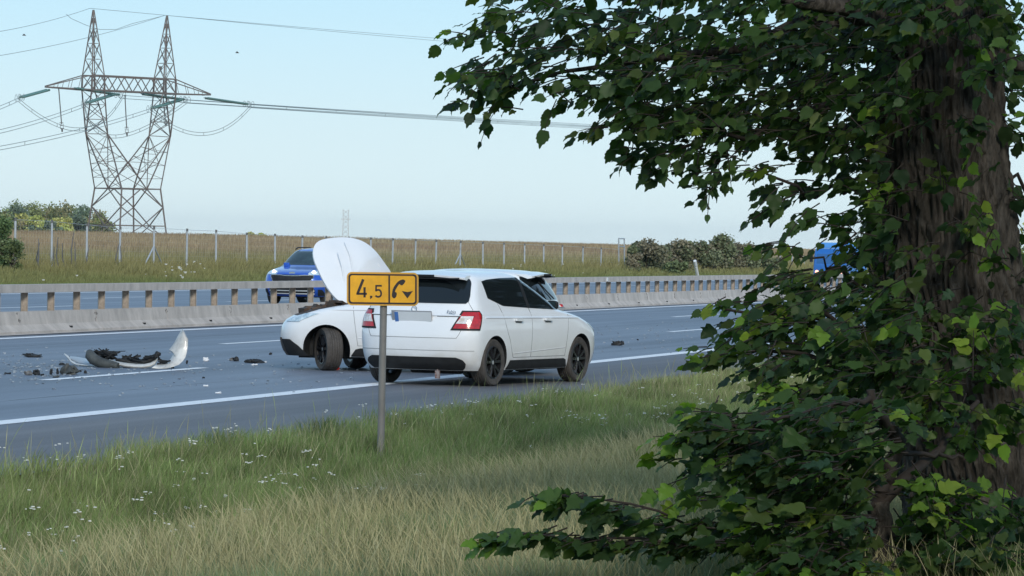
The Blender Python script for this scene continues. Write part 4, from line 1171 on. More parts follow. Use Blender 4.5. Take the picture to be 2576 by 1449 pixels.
    line([sag(zp(400, 85, 505), zp(800, 140, 521), .2)[:1] + [zp(430, 112, 508), zp(520, 152, 512), zp(600, 178, 517), zp(700, 178, 521), zp(800, 142, 523), zp(990, 95, 525)]], .03, "slack earth wire link between the two pylon peaks", name="jumper_cable")
    # distant pylon
    Y1 = 2600.0; p = at_depth(869, 596, Y1); S1 = Y1 / F_PX
    r = empty("power_pylon", (p.x, Y1, 1.2), 0, label="tiny pale distant pylon on the horizon above the open bonnet", cat="pylon")
    mb = MB(); hgt = 74 * S1 + (p.z - 1.2) * 0
    zt = at_depth(869, 527, Y1).z - 1.2
    for s in (-1, 1):
        mb.bar((s * 2.3, 0, 0), (s * 1.7, 0, zt * .62), .7); mb.bar((s * 1.7, 0, zt * .62), (s * 1.9, 0, zt), .6)
    for k_ in range(7):
        z0, z1 = zt * k_ / 7, zt * (k_ + 1) / 7; mb.bar((-2, 0, z0), (2, 0, z1), .35); mb.bar((2, 0, z0), (-2, 0, z1), .35)
    mb.bar((-3.2, 0, zt * .72), (3.2, 0, zt * .72), .7)
    mb.build("lattice", M['pylonfar'], r, fix=False)
build_pylon()

# ------------------------------------------------------------------ leaves
def leaf_template(jag=.05, lobed=False):
    ys = [0.0, .08, .18, .28, .38, .48, .58, .68, .78, .88, 1.0]
    ws = [.05, .25, .33, .40, .36, .37, .28, .24, .12, .06, 0.0]
    if lobed: ws = [.05, .30, .46, .36, .40, .56, .34, .24, .26, .08, 0.0]
    V = []; mids = []; R = []; Lf = []
    for i, (y, w) in enumerate(zip(ys, ws)):
        z = -.30 * (y - .35) ** 2
        mids.append(len(V)); V.append((0, y, z))
        if 0 < i < len(ys) - 1:
            dy = -.05 if i == 1 else (jag if i % 2 else -.01)
            R.append(len(V)); V.append((w, y + dy, z + .16 * w - .25 * w * w)); Lf.append(len(V)); V.append((-w, y + dy, z + .16 * w - .25 * w * w))
    F = []
    for side_, flip in ((R, 0), (Lf, 1)):
        s = [mids[0]] + side_ + [mids[-1]]
        for i in range(len(mids) - 1):
            a, b = mids[i], mids[i + 1]; c, d = s[i], s[i + 1]
            for t in ((a, c, d), (a, d, b)):
                t = tuple(t)
                if len(set(t)) == 3: F.append(t if not flip else t[::-1])
    V = np.array(V); V[:, 0] *= .92; V[:, 2] += .05 * np.sin(V[:, 1] * 9 + 1) * np.abs(V[:, 0]) * 4 - .10 * V[:, 0]; return V, np.array(F)
LT = [leaf_template(.05), leaf_template(.08, True)]

def rot_from(yaxis, nrm):
    """(N,3,3) frames: y = yaxis, z ~ nrm"""
    y = yaxis / np.linalg.norm(yaxis, axis=1, keepdims=True)
    x = np.cross(y, nrm); x /= np.linalg.norm(x, axis=1, keepdims=True) + 1e-9
    z = np.cross(x, y)
    return np.stack([x, y, z], -1)

def inst(template, pos, fr, size, cols):
    V, F = template; n = len(pos)
    P = np.einsum('nij,vj->nvi', fr, V) * size[:, None, None] + pos[:, None, :]
    Fa = F[None] + (np.arange(n) * len(V))[:, None, None]
    C = np.repeat(cols[:, None, :], len(V), 1)
    return P.reshape(-1, 3), Fa.reshape(-1, 3), C.reshape(-1, 3)

DARK = np.array([(.022, .044, .014), (.028, .055, .014), (.036, .066, .017), (.018, .038, .018), (.046, .068, .018), (.026, .050, .018)])
YOUNG = np.array([(.15, .26, .035), (.12, .22, .03), (.20, .28, .04)])
def make_twigs(starts, dirs, lens, nleaf, size, young, seed, lobed=0.0, hang=.5, tiltf=.35):
    r = np.random.default_rng(seed)
    pos = []; ya = []; nm = []; sz = []; co = []; tubes = []; kind = []
    for s, d, L, yg in zip(starts, dirs, lens, young):
        s = Vector(s); d = Vector(d).normalized(); droop = r.uniform(.05, .4) * L
        side_ = d.cross(Vector((0, 0, 1)));
        if side_.length < .1: side_ = Vector((1, 0, 0))
        side_.normalize()
        pts = [s + d * L * t - Vector((0, 0, droop * t * t)) for t in (0, .35, .7, 1.0)]
        tubes.append(pts)
        k = max(3, int(nleaf * L / .4 * r.uniform(.8, 1.2)))
        base = DARK[r.integers(0, len(DARK))] * r.uniform(.9, 1.9)
        for j in range(k):
            t = (j + .6) / k; p = s + d * L * t - Vector((0, 0, droop * t * t))
            sg = 1 if j % 2 else -1
            dirn = d * r.uniform(.35, .9) + side_ * sg * r.uniform(.4, 1.0) - Vector((0, 0, 1)) * r.uniform(.0, 1.0) * hang * 1.6
            if j == k - 1: dirn = d - Vector((0, 0, r.uniform(.1, .9)))
            n = Vector((r.normal(0, .55), r.normal(0, .55) - tiltf, .85))
            pos.append(p + dirn.normalized() * .02); ya.append(dirn); nm.append(n)
            size_ = size * r.uniform(.42, 1.2) * (1 - .25 * t)
            sz.append(size_)
            if yg and t > .35: c = YOUNG[r.integers(0, 3)] * r.uniform(.6, 1.15)
            else: c = base * r.uniform(.85, 1.2)
            co.append(c); kind.append(r.random() < lobed)
    return np.array([tuple(p) for p in pos]), np.array([tuple(p) for p in ya]), np.array([tuple(p) for p in nm]), np.array(sz), np.array(co), tubes, np.array(kind)

def cluster_twigs(cl, seed, dens=1.0):
    """cl: list of (px, py, rx, ry, n, near, far, lean_px, young_share)"""
    r = random.Random(seed); st = []; di = []; le = []; yo = []
    for px, py, rx, ry, n, y0, y1, lean, ys in cl:
        for _ in range(max(1, round(n * (dens if n > 8 else 1)))):
            a = r.uniform(0, 6.283); q = math.sqrt(r.random()); x = px + rx * q * math.cos(a); y = py + ry * q * math.sin(a)
            p = at_depth(x, y, r.uniform(y0, y1))
            thin = ry <= 18
            d = Vector((lean + r.gauss(0, .35), r.gauss(0, .6), r.gauss(-.05, .12 if thin else .35)))
            L = r.uniform(.08, .17) if thin else r.uniform(.11, .29)
            st.append(p - d.normalized() * L * .6); di.append(d); le.append(L); yo.append(r.random() < ys)
    return st, di, le, yo

def tree_part(name, cl, seed, parent, size=.092, nleaf=7, lobed=0.0, hang=.5, tiltf=.35, dens=1.0, droops=()):
    st, di, le, yo = cluster_twigs(cl, seed, dens)
    for x, y, dx, dy in droops:
        a_ = at_depth(x, y, 18.6); b_ = at_depth(x + dx, y + dy, 18.55); st.append(a_); di.append(b_ - a_); le.append((b_ - a_).length); yo.append(False)
    base = parent.location if parent else Vector((0, 0, 0))
    pos, ya, nm, sz, co, tubes, kd = make_twigs(st, di, le, nleaf, size, yo, seed, lobed, hang, tiltf)
    fr = rot_from(ya, nm); Vs = []; Fs = []; Cs = []; off = 0
    for k_ in (0, 1):
        m = kd == bool(k_)
        if m.sum() == 0: continue
        V, F, C = inst(LT[k_], pos[m] - np.array(tuple(base)), fr[m], sz[m], co[m]); Vs.append(V); Fs.append(F + off); Cs.append(C); off += len(V)
    o = np_mesh(name, np.concatenate(Vs), np.concatenate(Fs), M['leaf'], np.concatenate(Cs), parent)
    mb = MB()
    for p in tubes: mb.tube([v - base for v in p], [.0035, .003, .0022, .0015], 4, cap=False)
    t = mb.build("twigs", M['twig'], parent, fix=False)
    return o

def limb(mb, pts, r0, r1, base, n=8, wob=.02, seed=0):
    q = resample(pts, 14); r = random.Random(seed)
    q = [v - base + Vector((r.gauss(0, wob), r.gauss(0, wob), r.gauss(0, wob))) * (0 < i < len(q) - 1) for i, v in enumerate(q)]
    mb.tube(q, [r0 + (r1 - r0) * (i / (len(q) - 1)) ** .8 for i in range(len(q))], n)

def build_tree():
    Yt = 19.8
    def A(px, py, Y=Yt): return at_depth(px, py, Y)
    axis = [(2370, -900, 120), (2368, -300, 128), (2366, 60, 134), (2368, 300, 142), (2378, 500, 156), (2392, 700, 170), (2430, 900, 185), (2470, 1100, 200), (2510, 1300, 214), (2550, 1600, 235), (2560, 1750, 262)]
    foot = A(2560, 1700)
    root = empty("broadleaf_tree", (foot.x, foot.y, .15), 0, label="big old broadleaf tree with a thick furrowed trunk filling the right side", cat="tree")
    base = Vector(root.location)
    # trunk with flutes and bark ridges
    n = 96; rows = []; r = random.Random(5)
    pts = [A(x, y) for x, y, _ in axis]; rad = [w * Yt / F_PX for _, _, w in axis]
    zs = [p.z for p in pts][::-1]; xs = [p.x for p in pts][::-1]; rs = rad[::-1]
    fx = pchip(zs, xs); fr_ = pchip(zs, rs)
    Z = np.linspace(.05, 5.4, 330)
    th = np.linspace(0, 2 * np.pi, n * 4, endpoint=False)
    ZZ, TT = np.meshgrid(Z, th, indexing='ij')
    u = TT / (2 * np.pi) * 84
    warp = vnoise(u * .25, ZZ * 2.0, 5) * 3.0
    n1 = vnoise((u + warp), ZZ * 6.5, 1); ridg = 1 - np.abs(2 * n1 - 1)
    n2 = vnoise((u + warp) * 2.3, ZZ * 9, 2); n3 = vnoise(u * .12, ZZ * .9, 3); n4 = vnoise(u * 4, ZZ * 26, 8)
    n5 = vnoise(u * 1.3 + 40, ZZ * 14, 15); ridg = ridg * (n5 > .22) + .15 * (n5 <= .22)
    R = np.interp(ZZ, Z, fr_(Z)) + (ridg ** 1.3) * .040 + n2 * .020 + n4 * .006 + (n3 - .5) * .07
    X = np.interp(ZZ, Z, fx(Z)) + R * np.cos(TT); Yv = Yt + R * np.sin(TT)
    V = np.stack([X - base.x, Yv - base.y, ZZ - base.z], -1).reshape(-1, 3)
    nz, nt = ZZ.shape; i = (np.arange(nz - 1)[:, None] * nt + np.arange(nt)[None]); j = (np.arange(nz - 1)[:, None] * nt + (np.arange(nt)[None] + 1) % nt)
    i = i.ravel(); j = j.ravel()
    F = np.concatenate([np.stack([i, j, j + nt], -1), np.stack([i, j + nt, i + nt], -1)])
    np_mesh("trunk", V, F, M['bark'], None, root, smooth=True)
    # limbs
    L = [([A(2330, 60), A(2150, 20, 19), A(1900, -40, 18.4), A(1700, -90, 18)], .075, .02), ([A(2340, -60), A(2050, 60, 19.4), A(1850, 130, 19), A(1640, 150, 18.8), A(1450, 170, 18.6), A(1330, 205, 18.6)], .05, .007),
         ([A(2330, 210), A(2150, 250, 19.2), A(1950, 300, 18.9), A(1760, 350, 18.7), A(1640, 380, 18.6)], .035, .006),
         ([A(2300, 480), A(2150, 470, 19.3), A(2000, 480, 19), A(1900, 420, 18.8)], .025, .005),
         ([A(2320, 820), A(2180, 720, 19.2), A(2080, 670, 19), A(2010, 640, 18.8)], .016, .004),
         ([A(2360, 900), A(2150, 820, 19.2), A(1950, 790, 18.8), A(1800, 765, 18.6)], .028, .005),
         ([A(2400, 1000), A(2200, 930, 19.0), A(2000, 900, 18.5), A(1780, 885, 18.3)], .028, .005),
         ([A(2420, -50), A(2540, 150, 20), A(2700, 260, 20.2)], .05, .02), ([A(2450, 420), A(2560, 470, 20), A(2650, 520, 20.2)], .02, .006)]
    for k, (p, a, b) in enumerate(L):
        mb = MB(); limb(mb, p, a, b, base, seed=k); mb.build("limb", M['bark'] if a > .04 else M['twig'], root, smooth=60)
    cl = [ # px py rx ry n near far lean young
        (1500, -45, 330, 40, 60, 18.2, 19.4, -1, 0), (2000, -50, 400, 50, 90, 18.2, 19.8, -1, 0), (2450, -60, 200, 60, 60, 18.2, 19.8, 0, 0),
        (1330, 20, 130, 35, 16, 18.2, 19, -1, 0), (1240, 60, 60, 30, 6, 18.2, 19, -1, .15), (1150, 92, 26, 18, 3, 18.4, 18.8, -1, .2), (1175, 168, 40, 26, 7, 18.3, 18.9, -1, 0), (1255, 185, 70, 45, 14, 18.3, 19, -1, 0),
        (1160, 255, 22, 18, 2, 18.4, 18.7, -1, 0), (1240, 245, 30, 26, 4, 18.3, 18.8, -.8, 0), (1370, 110, 95, 60, 24, 18.2, 19.2, -1, 0), (1400, 200, 70, 40, 12, 18.3, 19.1, -1, 0), (1520, 60, 130, 60, 38, 18.2, 19.4, -1, 0),
        (1530, 190, 110, 70, 34, 18.2, 19.4, -1, 0), (1500, 322, 26, 14, 3, 18.4, 18.8, -1, 0), (1590, 300, 60, 42, 13, 18.3, 19, -.8, 0), (1650, 130, 150, 95, 60, 18.2, 19.8, -1, .02), (1680, 260, 90, 70, 30, 18.3, 19.4, -.8, .03),
        (1625, 385, 45, 35, 8, 18.4, 18.9, -.7, 0), (1650, 430, 22, 18, 2, 18.4, 18.8, -.6, 0), (1715, 370, 50, 30, 8, 18.4, 19, -.8, 0), (1810, 120, 150, 110, 75, 18.3, 20.2, -1, .02), (1810, 290, 95, 75, 42, 18.3, 19.8, -.8, .03),
        (1790, 400, 40, 40, 9, 18.4, 19, -.6, 0), (1775, 465, 24, 30, 4, 18.4, 18.8, -.5, 0), (1970, 100, 160, 130, 95, 18.3, 20.5, -1, .02), (1960, 270, 110, 70, 50, 18.4, 20, -.8, .03), (1930, 420, 60, 16, 6, 18.5, 19, -1, .25),
        (2120, 90, 150, 120, 95, 18.6, 20.5, -.8, .02), (2100, 260, 130, 90, 70, 18.5, 20.2, -.8, .03), (2070, 360, 90, 45, 22, 18.6, 19.8, -.9, .05), (2000, 465, 75, 18, 10, 18.6, 19.3, -1, .1), (1930, 510, 30, 22, 4, 18.6, 19, -1, 0),
        (2150, 430, 70, 60, 20, 18.7, 19.8, -.8, .05), (2050, 545, 50, 20, 5, 18.7, 19.4, -1, .05), (2160, 545, 55, 50, 14, 18.8, 19.8, -.8, .05), (2165, 650, 40, 50, 11, 18.8, 19.6, -.8, .05), (1930, 612, 32, 10, 3, 18.8, 19.1, -1, .1), (1985, 620, 22, 10, 2, 18.8, 19.1, -1, .1),
        (2030, 680, 60, 20, 8, 18.8, 19.4, -1, .1), (2150, 600, 30, 34, 7, 18.8, 19.4, -.8, .05), (2270, 30, 130, 50, 44, 18.2, 19.4, -.6, .02), (2490, 50, 100, 70, 30, 18.2, 19.6, .2, .02), (2230, 180, 60, 60, 18, 18.3, 19.4, -.6, .03), (2470, 190, 60, 50, 7, 18.3, 19.4, 0, .02),
        (2190, 330, 40, 60, 12, 18.6, 19.4, -.6, .05), (2250, 455, 36, 32, 5, 18.6, 19.2, -.6, 1.0), (2300, 300, 40, 30, 3, 18.5, 19.2, -.4, .02), (2430, 300, 40, 40, 3, 18.6, 19.2, 0, .03), (2560, 150, 50, 120, 26, 19.5, 21, .8, .02), (2550, 320, 40, 50, 10, 19.5, 20.6, .8, .05),
        (2560, 480, 30, 50, 8, 19.6, 20.6, 1, .05), (2560, 600, 40, 50, 9, 19.6, 20.6, 1, .2), (2440, 560, 80, 40, 4, 18.8, 19.3, 0, .05), (2460, 560, 30, 22, 5, 18.9, 19.3, .3, .25), (2560, 720, 40, 70, 14, 19, 20.4, .6, .1), (2330, 250, 70, 40, 8, 18.9, 19.25, -.2, .05), (2400, 440, 90, 60, 8, 18.9, 19.25, 0, .1), (2470, 650, 60, 40, 6, 18.9, 19.2, 0, .3), (2300, 620, 60, 50, 8, 18.9, 19.25, -.2, .1), (2360, 830, 80, 50, 9, 18.8, 19.2, 0, .2), (2450, 300, 50, 50, 5, 18.9, 19.2, .2, .05), (2215, 560, 30, 50, 6, 18.8, 19.4, -.5, .1)]
    tree_part("crown", cl, 21, root, size=.104, nleaf=8, lobed=.08, hang=.75, tiltf=.35, dens=.98, droops=[(1210, 200, -25, 70), (1290, 230, -60, 45), (1250, 90, -90, 5), (1230, 160, -110, 20), (1330, 60, -100, -30), (1400, 250, -30, 60), (1535, 260, -50, 60), (1600, 320, -30, 60), (1655, 350, -25, 90), (1640, 350, 20, 60), (1690, 340, -60, 60), (1800, 400, -30, 100), (1790, 430, -10, 90), (1830, 380, 10, 80), (1760, 330, -50, 70), (1920, 430, -70, -5), (1960, 470, -60, 45), (2000, 620, -90, -10), (1990, 640, -70, 30), (2030, 530, -60, 60), (2080, 600, -50, 30)])
    # upper crown above the picture, it shades everything below
    r2 = np.random.default_rng(9); N = 15000
    ctr = np.array([6.9, 20.5, 8.3]); q = r2.normal(0, 1, (N, 3)); q /= np.linalg.norm(q, axis=1, keepdims=True); q *= (r2.random((N, 1)) ** .35) * np.array([4.4, 4.6, 3.9])
    pos = ctr + q; cl_ = vnoise(pos[:, 0] * .9 + pos[:, 2] * .7, pos[:, 1] * .9, 4); pos = pos[(cl_ > .28) & (pos[:, 2] > 4.6)]
    n = len(pos); ya = r2.normal(0, 1, (n, 3)); ya[:, 2] -= .5; nm = r2.normal(0, .4, (n, 3)); nm[:, 2] += 1
    col = DARK[r2.integers(0, 5, n)] * r2.uniform(.8, 1.2, (n, 1))
    V, F, C = inst(LT[0], pos - np.array(tuple(base)), rot_from(ya, nm), r2.uniform(.13, .22, n), col)
    np_mesh("upper_crown", V, F, M['leaf'], C, root)
    # leafy shoots round the foot of the trunk
    cl2 = [(2300, 750, 90, 40, 7, 18.4, 19.2, -.4, .05), (2480, 790, 80, 50, 12, 18.5, 19.2, .2, .15), (2250, 760, 60, 60, 16, 18.4, 19.3, -.7, .08), (2150, 760, 90, 60, 28, 18.3, 19.5, -1, .08), (2030, 740, 75, 45, 18, 18.4, 19.3, -1, .08),
        (1960, 700, 50, 22, 6, 18.5, 19.2, -1, .1), (1830, 762, 46, 10, 6, 18.4, 18.8, -1, .5), (1880, 800, 55, 32, 12, 18.3, 18.9, -1, .15), (1980, 800, 80, 40, 22, 18.3, 19.2, -1, .1), (2110, 820, 40, 16, 5, 18, 18.3, -1, 1.0), (2080, 880, 150, 60, 44, 18, 19.3, -1, .08),
        (1760, 884, 34, 16, 5, 17.9, 18.2, -1, 1.0), (1835, 880, 40, 22, 7, 17.9, 18.4, -1, .4), (1910, 910, 60, 32, 12, 17.9, 18.8, -1, .15), (2230, 850, 110, 80, 46, 17.9, 19.2, -.7, .05), (2250, 960, 110, 70, 46, 17.9, 19.1, -.7, .05), (2090, 980, 130, 60, 44, 17.8, 19.1, -1, .06),
        (1940, 985, 50, 26, 9, 17.8, 18.6, -1, .5), (2360, 960, 50, 40, 10, 18, 18.9, -.5, .7), (2490, 900, 70, 60, 14, 18.2, 19, .3, .5), (2540, 820, 50, 60, 12, 18.3, 19, .4, .2), (2420, 1060, 60, 70, 12, 18, 18.7, 0, .1), (2480, 1090, 60, 30, 8, 18, 18.6, .3, .3), (2560, 1040, 30, 60, 8, 18.2, 18.8, .3, .1)]
    tree_part("lower_shoots", cl2, 33, root, size=.106, nleaf=9, lobed=.3, tiltf=.5, dens=1.0)
    return root
build_tree()

def build_sapling():
    Yt = 17.6
    def A(px, py, Y=Yt): return at_depth(px, py, Y)
    foot = A(2240, 1640)
    root = empty("lobed_leaf_shrub", (foot.x, foot.y, .05), 0, label="leafy multi-stemmed young tree with reddish stems spreading in front of the trunk", cat="shrub")
    base = Vector(root.location)
    S = [([A(2245, 1700), A(2232, 1449), A(2222, 1350), A(2208, 1265)], .066, .058), ([A(2208, 1270), A(2222, 1220), A(2256, 1140), A(2262, 1100)], .042, .034), ([A(2208, 1275), A(2260, 1220), A(2340, 1150, 17.9), A(2400, 1080, 18.1), A(2460, 1010, 18.3)], .036, .012),
         ([A(2262, 1110), A(2225, 1060, 17.4), A(2195, 1015, 17.2), A(2190, 980, 17.2)], .034, .02), ([A(2208, 1270), A(2140, 1268, 17.3), A(2060, 1255, 17)], .016, .008), ([A(2256, 1135), A(2330, 1142, 17.8), A(2420, 1150, 18)], .014, .008), ([A(2190, 1000, 17.2), A(2120, 1010, 17), A(1950, 1060, 16.8), A(1750, 1085, 16.7)], .014, .004),
         ([A(2215, 1320), A(2000, 1360, 16.9), A(1750, 1372, 16.6), A(1500, 1352, 16.4), A(1250, 1350, 16.3)], .016, .004), ([A(2215, 1300), A(2000, 1310, 16.9), A(1800, 1330, 16.8), A(1620, 1280, 16.6), A(1500, 1248, 16.5), A(1340, 1248, 16.4)], .014, .003),
         ([A(2080, 1290, 16.9), A(2120, 1370, 16.9), A(2170, 1449, 17)], .010, .012)]
    for k, (p, a, b) in enumerate(S):
        mb = MB(); limb(mb, p, a, b, base, n=10, wob=.006, seed=50 + k); mb.build("stem", M['bark'] if a > .05 else M['twig'], root, smooth=60)
    cl = [(1740, 1090, 50, 22, 8, 16.5, 17, -1, .7), (1690, 1140, 34, 12, 3, 16.5, 17, -1, .6), (1700, 1185, 16, 24, 2, 16.5, 16.9, -.6, 1.0), (1820, 1080, 80, 40, 22, 16.5, 17.3, -1, .12), (1840, 1150, 80, 40, 20, 16.5, 17.3, -1, .15), (1760, 1040, 50, 24, 7, 16.6, 17, -1, .6),
        (1960, 1070, 100, 60, 36, 16.5, 17.8, -1, .06), (1960, 1170, 110, 60, 38, 16.4, 17.8, -1, .06), (2100, 1060, 110, 70, 42, 16.6, 18, -1, .05), (2110, 1180, 100, 60, 36, 16.6, 18, -.8, .05), (1920, 1270, 90, 40, 24, 16.4, 17.4, -1, .2), (2080, 1310, 110, 70, 36, 16.5, 17.8, -.9, .08),
        (1950, 1350, 100, 50, 26, 16.4, 17.4, -1, .06), (1820, 1362, 60, 16, 12, 16.4, 17, -1, .06), (1900, 1415, 70, 34, 14, 16.3, 17.2, -1, .2), (2030, 1420, 110, 50, 34, 16.3, 17.4, -.8, .1), (1740, 1250, 50, 14, 5, 16.4, 16.8, -1, 1.0), (1745, 1262, 20, 16, 2, 16.4, 16.7, -1, .9),
        (1380, 1246, 60, 6, 7, 16.3, 16.5, -1, .25), (1460, 1255, 40, 12, 8, 16.3, 16.6, -1, 0), (1540, 1282, 40, 16, 10, 16.3, 16.6, -1, 0), (1640, 1312, 60, 14, 9, 16.4, 16.8, -1, 0), (1740, 1310, 50, 18, 9, 16.4, 16.9, -1, .2),
        (1255, 1350, 34, 8, 7, 16.2, 16.4, -1, .8), (1350, 1344, 60, 8, 11, 16.2, 16.5, -1, 0), (1460, 1352, 60, 10, 11, 16.3, 16.6, -1, 0), (1580, 1366, 70, 10, 12, 16.3, 16.7, -1, 0), (1700, 1372, 60, 14, 12, 16.4, 16.8, -1, 0),
        (2330, 1240, 60, 50, 16, 17.2, 18.2, .3, .25), (2380, 1330, 100, 50, 44, 17.2, 18.3, .3, .12), (2360, 1420, 130, 50, 60, 17, 18, .3, .12), (2500, 1400, 100, 60, 60, 17, 18.3, .4, .06), (2540, 1290, 50, 60, 22, 17.3, 18.3, .4, .1), (2440, 1230, 40, 30, 6, 17.4, 18, .3, .8), (2150, 1400, 60, 50, 14, 16.8, 17.4, 0, .3), (2340, 1210, 26, 26, 4, 17.2, 17.6, 0, 1.0),
        (2130, 1120, 70, 50, 16, 16.8, 17.4, -.5, .06), (2280, 1060, 60, 40, 9, 17.4, 18, 0, .1), (2020, 1440, 60, 20, 6, 16.2, 16.6, -.5, .8), (2180, 1430, 30, 16, 3, 16.4, 16.7, 0, 1.0)]
    tree_part("foliage", cl, 44, root, size=.110, nleaf=9, lobed=.75, hang=.3, tiltf=.25, dens=1.15)
build_sapling()

# ------------------------------------------------------------------ grass
def frustum_mask(P, mx=60, my=60):
    d = P - np.array([0, 0, CAM_H])
    zc = d @ np.array(tuple(_f)); xc = d @ np.array(tuple(_r)); yc = d @ np.array(tuple(_u))
    px = W_PX / 2 + F_PX * xc / zc; py = H_PX / 2 - F_PX * yc / zc
    return (px > -mx) & (px < W_PX + mx) & (py > -my) & (py < H_PX + my), px, py, zc

def blades(name, u, D, h, w, lean, cols, tip_cols, label, prof, zoff=0.0, wind=(.25, .0), cat="grass"):
    """numpy grass: every blade a bent tapering strip; prof = width factors at the levels"""
    n = len(u); r = np.random.default_rng(len(name) + n)
    X = u * SP - D * CP; Y = u * CP + D * SP; Zb = gz(u, D) + zoff
    base = np.stack([X, Y, Zb], -1)
    az = r.uniform(0, 2 * np.pi, n); ld = np.stack([np.cos(az), np.sin(az), np.zeros(n)], -1) + np.array([wind[0], wind[1], 0])
    fa = r.uniform(-.9, .9, n); sd_ = np.stack([np.cos(fa), np.sin(fa), np.zeros(n)], -1)
    K = len(prof); V = []; C = []
    for k in range(K):
        t = k / (K - 1)
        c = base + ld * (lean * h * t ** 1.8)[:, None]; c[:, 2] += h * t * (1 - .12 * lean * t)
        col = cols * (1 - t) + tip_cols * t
        if prof[k] == 0: V.append(c); C.append(col)
        else:
            V.append(c - sd_ * (w * prof[k])[:, None]); V.append(c + sd_ * (w * prof[k])[:, None]); C.append(col); C.append(col)
    V = np.stack(V, 1); C = np.stack(C, 1); m = V.shape[1]; F = []
    i = 0
    for k in range(K - 1):
        if prof[k + 1] == 0: F.append((i, i + 1, i + 2))
        else: F += [(i, i + 1, i + 3), (i, i + 3, i + 2)]
        i += 2
    F = np.array(F)[None] + (np.arange(n) * m)[:, None, None]
    return np_mesh(name, V.reshape(-1, 3), F.reshape(-1, 3), M['grass'], C.reshape(-1, 3), None, label=label, cat=cat, kind="stuff")

def near_pts(n, D0, D1, z0, z1, seed, top=.4):
    r = np.random.default_rng(seed); out_u = []; out_D = []
    tot = 0
    while tot < n:
        D = r.uniform(D0, D1, n * 2); z = r.uniform(z0, z1, n * 2); u = (z - D * SP) / CP
        X = u * SP - D * CP; Y = u * CP + D * SP
        P = np.stack([X, Y, gz(u, D) + .15], -1); m, _, _, _ = frustum_mask(P, 90, 120); m &= ~((X > 2.5 + (Y - 16) * .12) & (Y < 21)); m &= ~((np.abs(X - SGN[0]) < .16) & (Y > SGN[1] - 1.3) & (Y < SGN[1] + .25) & (r.random(len(X)) < .85))
        out_u.append(u[m]); out_D.append(D[m]); tot += m.sum()
    return np.concatenate(out_u)[:n], np.concatenate(out_D)[:n]

